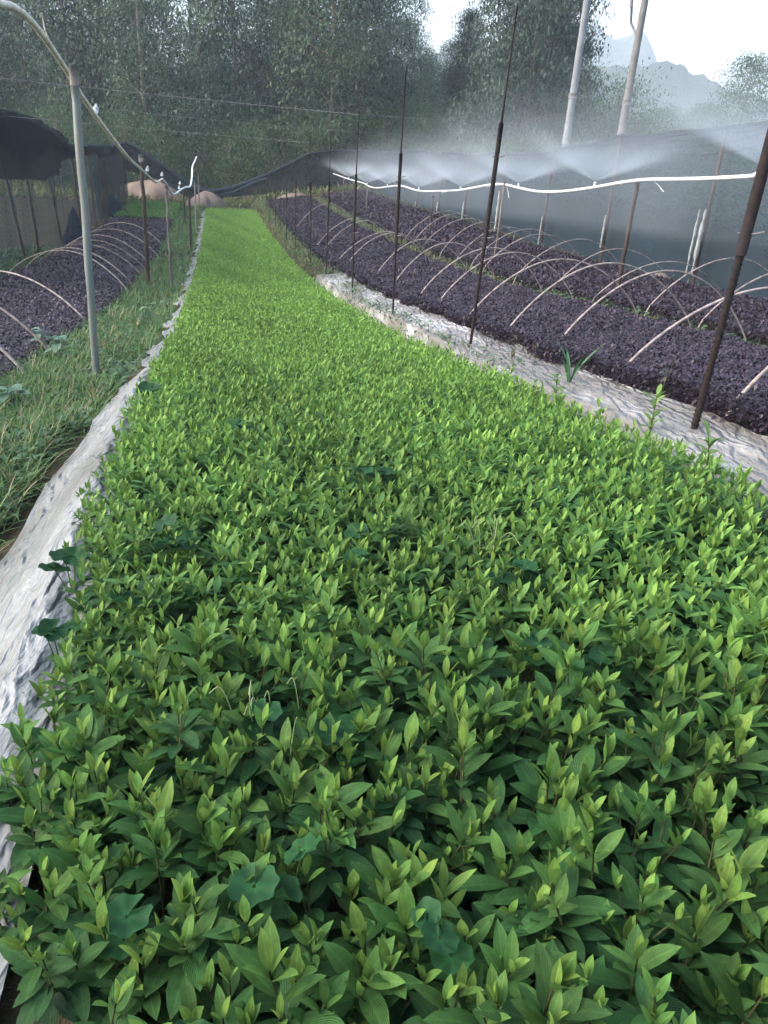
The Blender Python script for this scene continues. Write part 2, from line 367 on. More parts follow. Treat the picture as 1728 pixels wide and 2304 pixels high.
o = strip_surface('plastic_film', .2, 12.2, 900, lambda t: 1.36+0*t, lambda t: 1.86+.05*np.sin(t*1.7)+.03*np.sin(t*5), 44,
                  lambda T, X, u: ground(T, X)+.02+wr(T, X, 41, .008)+.02*u, M['plasticR'])
tag(o, 'stained whitish plastic film on the strip between the green and purple beds', 'plastic film')
# bare earth bank beyond the far end of the beds
def earth(name, t, X, rx, ry, h, label):
    a = np.linspace(0, 2*math.pi, 41)[:-1]; r = np.linspace(0, 1, 14)
    RR, AA = np.meshgrid(r, a, indexing='ij')
    k = 1+.12*np.sin(AA*3+t)+.07*np.sin(AA*7)
    T = t+RR*np.sin(AA)*ry*k; Xx = X+RR*np.cos(AA)*rx*k
    Z = ground(T, Xx)-.05+h*(1-RR**2)**.8*(1+.12*vnoise(T, Xx, 5, 3))
    idx = np.arange(14*40).reshape(14, 40)
    F = np.stack([idx[:-1], np.roll(idx[:-1], -1, 1), np.roll(idx[1:], -1, 1), idx[1:]], -1).reshape(-1, 4)
    return tag(mesh_np(name, WN(T, Xx, Z), F, M['redsoil']), label, 'earth mound')
earth('earth_mound', 36.0, -2.5, 1.5, 1.0, .75, 'pinkish bare earth mound beyond the far left green patch')
earth('earth_mound', 33.2, -.45, .8, .7, .5, 'small pale earth heap just past the far end of the green bed')
earth('earth_mound', 37.5, 3.0, 3.0, 1.5, .5, 'low grey earth mound behind the sagging end net')
earth('earth_mound', 31.6, 2.7, .7, .35, .28, 'small pale earth heap at the far end of the near purple bed')
earth('earth_mound', 9.6, 5.45, .22, .22, .2, 'low brown earth heap at the foot of the long shade net')

# hills: real terrain ridges far beyond the wood
def ridge(name, D, prof, depth, mat, label):
    """prof: (bearing in degrees from +Y, height above ground); ridge solid with back slope"""
    b = np.radians(np.array([p[0] for p in prof], float)); h = np.array([p[1] for p in prof], float)
    bb = np.linspace(b[0], b[-1], 260); hh = np.interp(bb, b, h)
    hh = hh + D*.0035*vnoise(bb*60, 0*bb, int(D), 3)
    u = np.linspace(0, 1, 22); V = []
    for k in u:
        d = D - depth*(1-2*k)*.9
        s = np.sin(np.pi*k)**.9
        rough = D*.006*vnoise(bb*80, np.full_like(bb, k*9), 9, 1.5)*s*(1 if abs(k-.5) > .05 else .3)
        V.append(np.stack([d*np.sin(bb), d*np.cos(bb), -4+(hh+4)*s+rough], -1))
    V = np.stack(V); n1, n2 = V.shape[:2]; idx = np.arange(n1*n2).reshape(n1, n2)
    F = np.stack([idx[:-1, :-1], idx[:-1, 1:], idx[1:, 1:], idx[1:, :-1]], -1).reshape(-1, 4)
    return tag(mesh_np(name, V, F, mat), label, kind='structure')
def bearing(px, py, D):
    c = Fw + Rt*((px-864)/1800) + Up*((1152-py)/1800); hl = math.hypot(c.x, c.y)
    return math.degrees(math.atan2(c.x, c.y)), c.z/hl*D
ridge('mountain', 620, [bearing(*p, 620) for p in [(-900, 200), (-500, 60), (-200, 30), (40, 20), (200, 110), (420, 150), (700, 170), (1000, 120), (1150, 95), (1300, 62), (1342, 55), (1365, 75), (1391, 88), (1414, 80), (1437, 68), (1452, 76), (1467, 106), (1484, 150), (1530, 220), (1700, 300), (1900, 330)]], 90, M['rock'], 'pale blue distant mountain with a steep right shoulder')
ridge('hill', 370, [bearing(*p, 370) for p in [(-700, 220), (-200, 160), (300, 200), (900, 200), (1200, 150), (1290, 128), (1340, 142), (1403, 156), (1440, 151), (1490, 148), (1540, 146), (1565, 166), (1592, 177), (1620, 192), (1680, 215), (1728, 232), (1900, 290), (2200, 340)]], 80, M['hill'], 'blue hazy wooded hill below the distant mountain')

# ------------------------------------------------------------------ the green bed
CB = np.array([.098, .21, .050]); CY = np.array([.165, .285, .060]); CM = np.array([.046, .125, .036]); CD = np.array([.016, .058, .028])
def plant_leaf_params(n, height, size, r, tips=True):
    """leaf parameters of one shoot: dark spreading leaves low, bright upright leaves at the tip"""
    f = np.sort(r.uniform(.18, 1, n)); f[-3:] = [.93, .97, 1.0]
    az = np.arange(n)*2.4+r.uniform(0, 6.28)+r.normal(0, .25, n)
    el = np.radians(np.interp(f, [0, .5, .8, 1], [5, 22, 42, 74])+r.normal(0, 9, n))
    L = size*np.interp(f, [0, .5, .85, 1], [.85, 1.15, 1.0, .62])*r.uniform(.8, 1.2, n)
    Wd = L*np.interp(f, [0, .7, 1], [.40, .37, .32])*r.uniform(.9, 1.15, n)
    cu = np.interp(f, [0, .6, 1], [.7, .5, .1])+r.normal(0, .15, n)
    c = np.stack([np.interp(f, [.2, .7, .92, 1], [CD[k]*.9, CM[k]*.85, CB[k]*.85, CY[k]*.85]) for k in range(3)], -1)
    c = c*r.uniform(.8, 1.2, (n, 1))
    return f, az, el, L, Wd, cu, c
def make_seedling(seed):
    r = np.random.default_rng(seed); a = Acc(); st = []
    H = .17
    lean = r.normal(0, .012, 2)
    nsh = r.choice([1, 1, 2, 3])
    shoots = [(0., 0., 1.0, 14, .061)] + [(r.normal(0, .02), r.normal(0, .02), r.uniform(.70, .9), 9, .046) for _ in range(nsh)]
    for k, (dx, dy, hf, n, sz) in enumerate(shoots):
        h = H*hf; z0 = .25*H if k else 0
        f, az, el, L, Wd, cu, c = plant_leaf_params(n, h, sz*r.uniform(.85, 1.15), r)
        def at(q): return np.stack([(dx+lean[0])*q**1.3, (dy+lean[1])*q**1.3, z0+(h-z0)*q], -1)
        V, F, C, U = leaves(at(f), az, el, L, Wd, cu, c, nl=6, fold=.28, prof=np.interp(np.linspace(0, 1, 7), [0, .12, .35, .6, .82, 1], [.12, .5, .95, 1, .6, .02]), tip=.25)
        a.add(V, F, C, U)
        q = np.linspace(0, 1, 5); st.append((at(q), np.interp(q, [0, 1], [.0024, .0011])))
    leafm = a.build('foliage', M['seedling'], link=False)
    so_ = tube_obj('stem', st, M['stem'], n=5); sm = so_.data; bpy.data.objects.remove(so_)
    return leafm, sm
NV_ = 26
variants = [make_seedling(100+i) for i in range(NV_)]
# planting positions over the whole bed, jittered rows
sp = .057
rows = []
tt_ = .28
while tt_ < 30.4:
    s = sp*float(np.interp(tt_, [1.0, 1.8, 9, 12], [.92, .84, .9, 1.1]))
    for X in np.arange(-.36, 1.42, s): rows.append((tt_+rng.normal(0, s*.28), X+rng.normal(0, s*.28)))
    tt_ += s
pl = np.array(rows)
xl = -.36+.5*np.clip(1.0-pl[:, 0], 0, 1)+.025*np.sin(pl[:, 0]*5)+.015*np.sin(pl[:, 0]*13)
pl = pl[(pl[:, 1] > xl) & (pl[:, 1] < 1.41+.03*np.sin(pl[:, 0]*4))]
zt = bed_top(pl[:, 0], pl[:, 1])+rng.normal(0, .02, len(pl))+.014*vnoise(pl[:, 0], pl[:, 1], 7, 5)
edge = np.minimum(pl[:, 1]+.36, 1.41-pl[:, 1]); zt -= .05*np.exp(-np.clip(edge, 0, 1)/.05)
P3 = WN(pl[:, 0], pl[:, 1], zt)
cz = P3 @ np.array(Fw); cx = P3 @ np.array(Rt); cyy = P3 @ np.array(Up)
inview = (cz > .1) & (np.abs(cx/cz) < 864/1800*1.02) & (np.abs(cyy/cz) < 1152/1800*1.03)
dist = np.linalg.norm(P3, axis=1)
order = np.argsort(np.where(inview, dist, 1e9))
near = order[:300]; isnear = np.zeros(len(pl), bool); isnear[near] = True
for j, i in enumerate(near):
    lm, sm = variants[j % NV_]
    t, X = pl[i]; s = rng.uniform(.82, 1.22)
    e = empty('seedling', (P3[i, 0], P3[i, 1], P3[i, 2]-.17*s)); e.scale = (s*1.02, s*1.02, s)
    e.rotation_euler = (rng.normal(0, .13), rng.normal(0, .13), rng.uniform(0, 6.28))
    link_mesh('foliage', lm, e); link_mesh('stem', sm, e)
    tag(e, 'leafy green seedling with bright pointed tip in the nearest rows of the bed', 'seedling', 'seedlings in the nearest rows of the green bed')
# all other seedlings: one object
rest = np.where(~isnear & (pl[:, 0] > .28))[0]
a = Acc()
for lo, hi, nl, nleaf, wide in [(0, 2.6, 4, 15, 1.), (2.6, 6, 2, 13, 1.05), (6, 13, 2, 9, 1.3), (13, 40, 1, 7, 1.7)]:
    ii = rest[(pl[rest, 0] >= lo) & (pl[rest, 0] < hi)]
    if not len(ii): continue
    for ns, (off, hf, k) in enumerate([((0, 0), 1., nleaf), ((.022, .5), .85, max(4, nleaf*2//3)), ((.028, .5), .72, max(3, nleaf//2))]):
        N = len(ii); f = np.sort(rng.uniform(.2, 1, (N, k)), 1); f[:, -1] = 1; f[:, -2] = .96
        if k > 4: f[:, -3] = .92
        az = np.arange(k)[None]*2.4+rng.uniform(0, 6.28, (N, 1))+rng.normal(0, .3, (N, k))
        el = np.radians(np.interp(f, [0, .5, .8, 1], [5, 22, 42, 74])+rng.normal(0, 9, (N, k)))
        L = .049*np.interp(pl[ii, 0], [.9, 1.8], [1.1, .84])[:, None]*np.interp(f, [0, .5, .85, 1], [.85, 1.15, 1.0, .62])*rng.uniform(.75, 1.2, (N, k))*(1+.12*(wide-1))
        Wd = L*.33*rng.uniform(.85, 1.15, (N, k))*wide
        cu = np.interp(f, [0, .6, 1], [.7, .5, .1])+rng.normal(0, .15, (N, k))
        patch = 1+.22*vnoise(pl[ii, 0]*.9, pl[ii, 1]*2, 12, 2.2)
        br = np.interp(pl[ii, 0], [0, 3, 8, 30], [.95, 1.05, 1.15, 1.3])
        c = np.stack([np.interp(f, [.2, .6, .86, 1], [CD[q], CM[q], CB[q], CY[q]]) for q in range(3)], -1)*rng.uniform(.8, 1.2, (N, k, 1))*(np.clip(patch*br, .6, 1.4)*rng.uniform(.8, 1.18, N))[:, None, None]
        oa = rng.uniform(0, 6.28, N); base = P3[ii].copy()
        H = .17*rng.uniform(.9, 1.1, N)
        bx = base[:, None, 0]+(off[0]*np.cos(oa))[:, None]*f; by = base[:, None, 1]+(off[0]*np.sin(oa))[:, None]*f
        bz = base[:, None, 2]-H[:, None]+H[:, None]*f*hf
        B = np.stack([bx, by, bz], -1).reshape(-1, 3)
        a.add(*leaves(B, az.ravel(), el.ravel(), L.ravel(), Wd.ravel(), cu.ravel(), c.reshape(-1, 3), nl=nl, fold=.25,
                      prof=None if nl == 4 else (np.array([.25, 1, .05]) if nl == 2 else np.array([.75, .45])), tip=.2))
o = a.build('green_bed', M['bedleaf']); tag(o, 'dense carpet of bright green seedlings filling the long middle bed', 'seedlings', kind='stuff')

# ------------------------------------------------------------------ purple beds and the far green patch
def carpet(name, xl, xr, t0, t1, hgt, c1, c2, label, mat, dens=2600, size=.026, up=25, wide=.62, seed=0, edge_side=None):
    r = np.random.default_rng(seed); a = Acc()
    for lo, hi, dm, sm in [(-2, 5, 1, 1.), (5, 9, .75, 1.15), (9, 15, .45, 1.5), (15, 40, .25, 2.1)]:
        l, h = max(lo, t0), min(hi, t1)
        if h <= l: continue
        n = int(dens*dm*(h-l)*(xr-xl)); T = r.uniform(l, h, n); X = r.uniform(xl, xr, n)+.03*np.sin(T*7)
        ed = np.minimum(X-xl, xr-X); z = ground(T, X)+hgt*(1-.45*np.exp(-np.clip(ed, 0, 1)/.06))*(1+.13*vnoise(T, X, seed, 7))
        z = z - r.exponential(.02, n)*(1+.3*(sm < 1.3))
        c = c1+(c2-c1)*r.beta(1.2, 2.2, n)[:, None]; L = size*sm*r.uniform(.7, 1.3, n)
        a.add(*leaves(WN(T, X, z), r.uniform(0, 6.28, n), np.radians(r.normal(up, 25, n)), L, L*wide*r.uniform(.8, 1.2, n), r.normal(.5, .3, n), c, nl=2, fold=.2, prof=np.array([.3, 1, .1])))
        # side wall of the crop facing the camera
        m = int(dens*.22*dm*(h-l)); T = r.uniform(l, h, m); X = xl+r.uniform(-.03, .05, m)+.03*np.sin(T*7); z = ground(T, X)+r.uniform(.01, hgt, m)
        c = c1*(.8)+(c2-c1)*r.beta(1, 3, m)[:, None]; L = size*sm*r.uniform(.7, 1.3, m)
        a.add(*leaves(WN(T, X, z), r.uniform(0, 6.28, m), np.radians(r.normal(10, 25, m)), L, L*wide, r.normal(.5, .3, m), c, nl=2, fold=.2, prof=np.array([.3, 1, .1])))
    o = a.build(name, mat); return tag(o, label, 'plants', kind='stuff')
PU1 = np.array([.018, .012, .021]); PU2 = np.array([.072, .053, .082])
carpet('purple_bed', 1.84, 3.32, 1.0, 31, .15, PU1, PU2, 'dark purple leafy crop in the near bed under the pale hoops', M['purple'], dens=10500, size=.020, seed=3)
carpet('purple_bed', 3.75, 5.35, 3.0, 31, .14, PU1, PU2, 'dark purple leafy crop in the second bed beside the long net', M['purple'], dens=3800, size=.027, seed=4)
carpet('purple_bed', -3.05, -1.28, 4.2, 26.3, .13, PU1, PU2, 'dark purple leafy crop in the bed left of the grassy path', M['purple'], dens=5200, size=.024, seed=5)
carpet('green_patch', -3.0, -1.3, 26.5, 32.5, .16, CM*1.2, CY*1.1, 'bright green seedlings at the far end of the left bed', M['bedleaf'], dens=4500, size=.03, up=50, wide=.35, seed=6)
carpet('green_patch', -3.9, -3.1, 11.0, 17.5, .16, CD*1.2, CB*.6, 'green weeds at the foot of the left net', M['weed'], dens=900, size=.05, up=50, wide=.3, seed=8)

# ------------------------------------------------------------------ grass and weeds as ground cover
def grass(name, spots, label, hmin=.04, hmax=.14, cA=(.05, .09, .025), cB=(.16, .19, .06), seed=0, wd=.006):
    r = np.random.default_rng(seed); a = Acc()
    for (t0, t1, x0, x1, n) in spots:
        T = r.uniform(t0, t1, n); X = r.uniform(x0, x1, n)
        keep = vnoise(T, X, seed+50, 3) > -.55; T = T[keep]; X = X[keep]; k = len(T)
        far = np.interp(T, [4, 12, 30], [1, 1.6, 3])
        L = r.uniform(hmin, hmax, k)*np.interp(T, [3, 20], [1, 1.1]); c = np.array(cA)+(np.array(cB)-np.array(cA))*r.uniform(0, 1, (k, 1))
        dry = r.uniform(0, 1, k) < .12; c[dry] = np.array([.26, .21, .12])*r.uniform(.7, 1.1, (dry.sum(), 1))
        a.add(*leaves(WN(T, X, ground(T, X)), r.uniform(0, 6.28, k), np.radians(r.normal(62, 16, k)), L, wd*far*r.uniform(.7, 1.4, k), r.uniform(.2, 1.4, k), c, nl=3, fold=.1, prof=np.array([.8, 1, .7, .05])))
        # small broad leaves low down
        n2 = k//3; T = r.uniform(t0, t1, n2); X = r.uniform(x0, x1, n2); c = np.array([.03, .075, .035])+np.array([.05, .08, .03])*r.uniform(0, 1, (n2, 1))
        L = r.uniform(.02, .05, n2)*np.interp(T, [3, 20], [1, 1.5])
        a.add(*leaves(WN(T, X, ground(T, X)+r.uniform(.01, .09, n2)), r.uniform(0, 6.28, n2), np.radians(r.normal(15, 20, n2)), L, L*.6, r.uniform(.2, .8, n2), c, nl=2, fold=.15, prof=np.array([.4, 1, .1])))
    return tag(a.build(name, M['weed']), label, 'grass', kind='stuff')
grass('grass', [(2.5, 3.8, -1.25, -.86, 3000), (1.2, 4.4, -2.8, -1.15, 9000), (1.6, 3.0, -1.2, -.8, 1100), (2.0, 3.9, -.90, -.70, 900), (2.6, 3.9, -1.0, -.72, 900), (3.2, 3.9, -.9, -.74, 500), (2.0, 2.7, -1.3, -.9, 350), (3.8, 5.5, -1.25, -.62, 6500), (1.2, 2.9, -1.3, -.95, 900), (4.7, 9, -1.3, -.50, 12000), (9, 16, -1.27, -.48, 9000), (16, 33, -1.27, -.48, 8000), (3, 6, -2.4, -1.25, 700)], 'green grass and weeds covering the left path', seed=61, hmax=.2, cA=(.035, .095, .025), cB=(.10, .19, .05), wd=.006)
grass('grass', [(9, 33, 1.42, 1.84, 5200), (3.8, 9, 1.40, 1.56, 900)], 'sparse weeds along the strip beside the green bed', seed=62, hmax=.09)
grass('grass', [(2.5, 9, 3.36, 3.74, 3600), (9, 31, 3.34, 3.72, 5200)], 'olive grass strip between the two purple beds', seed=63, cA=(.07, .09, .03), cB=(.17, .16, .08), hmax=.11)
grass('grass', [(5, 33, 5.35, 5.7, 1500)], 'weeds at the foot of the long shade net', seed=64, hmax=.12, cA=(.03, .06, .03), cB=(.07, .10, .05))
grass('grass', [(33, 44, -14, 14, 26000)], 'rough grass between the end net and the wood', seed=65, hmin=.1, hmax=.35, wd=.015)

# ------------------------------------------------------------------ single weeds
def disc_leaf(c, r, az, tiltv, seed, lobes=7):
    rr = np.random.default_rng(seed); n = 28; a = np.linspace(0, 2*math.pi, n+1)[:-1]
    notch = 1-.8*np.exp(-((np.abs(((a+math.pi) % (2*math.pi))-math.pi))/.10)**2)
    rad = r*(1+.06*np.abs(np.sin(a*lobes/2))*2-.06)*notch
    rings = [0.08, .45, .8, 1.]
    V = []
    for q in rings:
        z = .18*r*q**2*(1+.5*np.sin(a*lobes))+.05*r*np.sin(a*2+seed)*q
        V.append(np.stack([rad*q*np.cos(a), rad*q*np.sin(a), z], -1))
    V = np.concatenate(V)
    T = np.array(Matrix.Rotation(az, 3, 'Z') @ Matrix.Rotation(tiltv, 3, 'X'))
    V = V @ T.T + np.array(c)
    F = []
    for k in range(3):
        for j in range(n):
            F.append([k*n+j, k*n+(j+1) % n, (k+1)*n+(j+1) % n, (k+1)*n+j])
    cc = np.array([.012, .048, .016])*rr.uniform(.8, 1.4)
    C = np.tile(cc, (len(V), 1)); C[:n] *= 1.7; C[-n:] *= 1.25
    return V, np.array(F), C, np.zeros((len(V), 2))
weeds = [(1.76, -.11, 6, .036, 'cluster of dark round leaves near the left bed edge'), (1.73, -.35, 3, .034, 'dark round leaves overhanging the white film, upper of two'),
         (1.46, -.33, 3, .032, 'dark round leaves overhanging the white film, lower of two'), (1.54, -.17, 3, .034, 'dark round leaf clump right below the larger left cluster'),
         (1.42, .63, 4, .032, 'pair of wet round leaves in the middle right of the bed'), (1.16, .58, 3, .034, 'round leaves just left of the glossy pair low on the right'),
         (1.10, .66, 3, .033, 'glossy round leaves with droplets low on the right'), (.77, .06, 3, .033, 'large round leaves near the bottom centre of the bed'),
         (.64, .26, 3, .028, 'small scalloped round leaf clump at bottom right of centre'), (1.07, .06, 3, .03, 'round leaves between seedlings left of the bed centre'),
         (1.0, .21, 3, .032, 'round leaves between seedlings at the bed centre'), (.73, -.15, 2, .034, 'round leaf low at the bottom left of the bed'),
         (.57, -.02, 2, .03, 'bluish round leaf at the very bottom of the bed'), (2.04, .41, 4, .034, 'dark round leaf clump in the upper middle of the near bed'),
         (2.62, .05, 3, .034, 'dark round leaf clump left of the bed centre, farther up'), (1.63, .30, 3, .03, 'small round leaf clump at the centre of the near bed'),
         (3.3, -.30, 2, .05, 'dark round leaf at the narrow top end of the white film')]
for k, (t, X, n, r, lab) in enumerate(weeds):
    zt_ = float(bed_top(t, X)); zs = zt_-.14; e = empty('round_leaf_weed', W(t, X, zs))
    rr = np.random.default_rng(300+k)
    for q in range(n):
        an = rr.uniform(0, 6.28); d = rr.uniform(.25, 1.1)*r*(1 if n < 3 else 1.35); c = np.array([math.cos(an)*d, math.sin(an)*d, .136+rr.uniform(-.025, .02)])
        a = Acc(); a.add(*disc_leaf(c, r*.9*rr.uniform(.75, 1.15), rr.uniform(0, 6.28), rr.normal(.15, .2), 400+k*9+q, rr.integers(5, 9)))
        V, F = tube(smooth_path([[0, 0, 0], [c[0]*.5, c[1]*.5, .07], c+[0, 0, .002]], 3), .0016, 4); a.add(V, F, np.tile([.07, .12, .04], (len(V), 1)))
        a.build('leaf', M['roundleaf'], e)
    tag(e, lab, 'weed')
def herb(name, t, X, h, n, L, w_, c1, c2, label, seed, el=35, base=None, group=None):
    rr = np.random.default_rng(seed); e = empty(name, W(t, X, base)); 
    q = np.linspace(0, 1, 6); bend = rr.normal(0, .15, 2)*h
    path = np.stack([bend[0]*q**2, bend[1]*q**2, h*q], -1)
    tube_obj('stem', [(path, np.linspace(.003, .0012, 6))], M['stem'], e, 5)
    f = np.linspace(.15, 1, n); B = np.stack([bend[0]*f**2, bend[1]*f**2, h*f], -1)
    c = np.array(c1)+(np.array(c2)-np.array(c1))*rr.uniform(0, 1, (n, 1))
    a = Acc().add(*leaves(B, np.arange(n)*2.4+rr.uniform(0, 6), np.radians(rr.normal(el, 15, n)), L*rr.uniform(.7, 1.2, n), L*w_*rr.uniform(.8, 1.2, n), rr.uniform(.3, 1.1, n), c, nl=4))
    a.build('foliage', M['weed'], e); return tag(e, label, 'weed', group)
GD = (.03, .08, .035); GL = (.08, .16, .06)
herb('broadleaf_weed', 6.5, -1.36, .2, 12, .11, .6, (.06, .12, .08), (.13, .22, .15), 'pale broad-leaved weed where the left purple bed meets the grass', 1, 15)
herb('broadleaf_weed', 6.0, -1.12, .22, 14, .10, .6, (.06, .12, .08), (.13, .22, .15), 'pale broad-leaved weed just right of the nearest left hoop foot', 2, 15)
herb('broadleaf_weed', 4.41, -1.12, .16, 12, .12, .6, (.05, .11, .07), (.11, .2, .13), 'large-leaved weed on the path at the left edge', 3, 10)
herb('broadleaf_weed', 7.0, -.71, .2, 12, .08, .6, GD, GL, 'leafy weed on the path behind the grey steel post', 4, 20)
herb('broadleaf_weed', 4.9, -.58, .13, 12, .07, .6, GD, GL, 'low dark weed beside the upper end of the white film', 5, 20)
herb('broadleaf_weed', 8.45, -.75, .25, 14, .09, .6, (.05, .11, .06), (.12, .2, .12), 'tall leafy weed on the path in front of the brown post', 6, 20)
herb('broadleaf_weed', 3.6, -.92, .1, 9, .08, .6, (.05, .11, .07), (.10, .18, .12), 'flat pale weed in the grass left of the white film', 7, 10)
herb('broadleaf_weed', 9.4, -.55, .16, 10, .07, .6, (.05, .11, .06), (.12, .2, .12), 'small leafy weed against the narrow film edge', 8, 20)
herb('sprouting_weed', 4.62, 1.60, .12, 6, .06, .4, (.03, .04, .03), (.06, .08, .04), 'dark thin-stemmed weed at the foot of the second rebar post', 9, 10)
herb('sprouting_weed', 4.3, 1.66, .2, 7, .055, .35, (.04, .04, .03), (.07, .08, .04), 'dark drooping weed right of the second rebar post', 10, 0)
herb('sprouting_weed', 3.95, 1.64, .16, 6, .045, .35, (.06, .06, .04), (.09, .09, .05), 'thin dry weed in the middle of the stained film', 12, 20)
herb('grass_tuft', 3.42, 1.60, .04, 6, .22, .07, (.04, .12, .05), (.07, .17, .08), 'upright tuft of broad grass blades on the stained film', 13, 76)
herb('sprouting_weed', 2.95, 1.80, .22, 6, .05, .3, (.06, .08, .04), (.09, .11, .05), 'thin reddish stalk at the front edge of the near purple bed', 14, 40)
for k, (t, X, lab) in enumerate([(3.12, 1.42, 'pale green shoot standing tall at the right edge of the bed'), (2.42, 1.47, 'pale green shoot just right of the nearest rebar post'), (2.0, 1.43, 'pale green shoot at the right edge below the nearest rebar post')]):
    herb('tall_shoot', t, X, .14, 14, .06, .34, (.08, .17, .05), (.17, .28, .07), lab, 20+k, 50)
# thin drooping seed stalks in the bed
for k, (t, X, lab) in enumerate([(1.1, .07, 'thin curling stalks with a white bud left of the bed centre'), (1.6, .62, 'fine pale grass stalks in the right middle of the bed')]):
    e = empty('seed_stalks', W(t, X, float(bed_top(t, X))-.12)); segs = []
    for q in range(9):
        x, y = rng.normal(0, .035, 2); dx, dy = rng.normal(0, .035, 2)
        segs.append((smooth_path([[x, y, 0], [x+dx*.2, y+dy*.2, .1], [x+dx*.6, y+dy*.6, .155], [x+dx, y+dy, .14]], 4), .0009))
    for sg in segs: tube_obj('stalk', [sg], M['stalk'], e, 4)
    tag(e, lab, 'weed')

# ------------------------------------------------------------------ posts
def rebar_post(t, X, h, lean, label, r=.009, sleeve=True):
    b = W(t, X); e = empty('rebar_post', b)
    z = np.linspace(-.1, h, 10); bow = rng.normal(0, .006)
    pth = np.stack([lean*z/h + bow*np.sin(z/h*3.1), 0*z, z], -1)
    tube_obj('rod', [(pth, np.interp(z, [0, 1.25, 1.35, 2], [r, r, r*.62, r*.5]))], M['rust'], e, 8)
    # rolled ribs
    segs = []
    for zz in np.arange(.05, min(h, 1.0), .016 if t < 6 else .05):
        x = lean*zz/h+bow*math.sin(zz/h*3.1); segs.append(([[x, 0, zz-.002], [x+.0003, 0, zz+.002]], r*1.22))
    tube_obj('ribs', segs, M['rust'], e, 8)
    if sleeve:
        z2 = np.linspace(.62, min(1.32, h), 6); p2 = np.stack([lean*z2/h+bow*np.sin(z2/h*3.1), 0*z2, z2], -1)
        tube_obj('sleeve', [(p2, r*1.55)], M['rust'], e, 8)
        for q in (.36, .6):
            z3 = h*q; x = lean*z3/h+bow*math.sin(z3/h*3.1)
            tube_obj('wire_tie', [(np.array([[x-.02, .02, z3], [x+.02, -.02, z3+.004], [x+.045, -.025, z3+.012]]), .004)], M['wire'], e, 5)
    return tag(e, label, 'post', 'rusty posts along the right edge of the green bed')
ordn = ['nearest', 'second', 'third', 'fourth', 'fifth', 'sixth', 'seventh', 'eighth', 'ninth', 'tenth', 'eleventh', 'twelfth']
RP = [(2.41, 1.63, 1.9, .04), (4.93, 1.59, 1.9, .05), (6.94, 1.5, 1.9, -.03), (9.5, 1.55, 1.95, -.02), (12.2, 1.58, 1.95, 0), (14.22, 1.56, 1.95, -.06), (17.42, 1.6, 1.9, -.02), (19.53, 1.58, 1.9, -.02), (21.88, 1.62, 1.9, -.03), (22.89, 1.55, 1.3, 0), (26.21, 1.59, 1.9, 0), (28.17, 1.62, 1.9, 0)]
tops = []
for k, (t, X, h, ln) in enumerate(RP):
    rebar_post(t, X, h, ln, f'rusty rebar post, {ordn[k]} from the camera in the row right of the green bed', r=.009 if k else .0125, sleeve=k < 8)
    tops.append(W(t, X, float(ground(t, X))+h*.98)+Vector((ln, 0, 0)))
def plain_post(name, t, X, h, r, mat, label, lean=0, taper=.85, group=None, cap=True, n=10):
    e = empty(name, W(t, X)); z = np.linspace(-.15, h, 12)
    p = np.stack([lean*z/h+rng.normal(0, r*.12, 12), rng.normal(0, r*.12, 12), z], -1)
    tube_obj('shaft', [(p, np.linspace(r, r*taper, 12))], mat, e, n)
    if cap: tube_obj('top_binding', [(np.array([[lean*.95, 0, h*.95], [lean, 0, h+.005]]), r*1.12)], M['wood'], e, 8)
    return tag(e, label, 'post', group)
gl = 'posts carrying the hose along the left path'
plain_post('steel_post', 5.23, -.77, 1.80, .023, M['steel'], 'grey galvanised pipe post holding the hose, nearest on the left', .02, 1., gl)
plain_post('wooden_post', 12.92, -1.03, 1.87, .032, M['brownwood'], 'brown wooden post on the left path, second from the camera', -.01, .8, gl)
plain_post('cane_post', 12.35, -.66, 1.46, .022, M['wood'], 'slim pale cane post where the hose kinks, in front of the green patch', -.02, .8, gl)
plain_post('wooden_post', 25.95, -.93, .98, .03, M['brownwood'], 'short brown post at the right corner of the far green patch', 0, .8, gl, cap=False)
plain_post('wooden_post', 19.04, -.57, 1.27, .028, M['brownwood'], 'dark post where the white pipe bends upward', 0, .8, gl, cap=False)
plain_post('cane_post', 23.46, -.55, 1.36, .018, M['palebark'], 'thin white cane just right of the dark bend post', 0, .8, gl, cap=False)
plain_post('cane_post', 32.4, -.62, 1.16, .024, M['palebark'], 'thin white cane under the tip of the white pipe', 0, .8, gl, cap=False)
gp = 'posts under the white sprinkler pipe'
for k, (t, X, h, lab) in enumerate([(8.09, 4.17, 1.2, 'dark post under the first rise of the sprinkler pipe'), (12.04, 4.12, 1.2, 'grey post under the second rise of the sprinkler pipe'), (16.2, 4.13, .85, 'dark post under the middle of the sprinkler pipe'), (19.6, 4.13, .75, 'thin post under the far part of the sprinkler pipe'), (23.6, 4.13, .8, 'pale thin post near the far end of the sprinkler pipe'), (28.2, 4.13, .95, 'pale thin post farthest along the sprinkler pipe')]):
    plain_post('pipe_post', t, X, h, .022, M['wood'] if k in (1, 4, 5) else M['brownwood'], lab, .01, .9, gp, cap=False)
gq = 'net posts with torn pale wrapping'
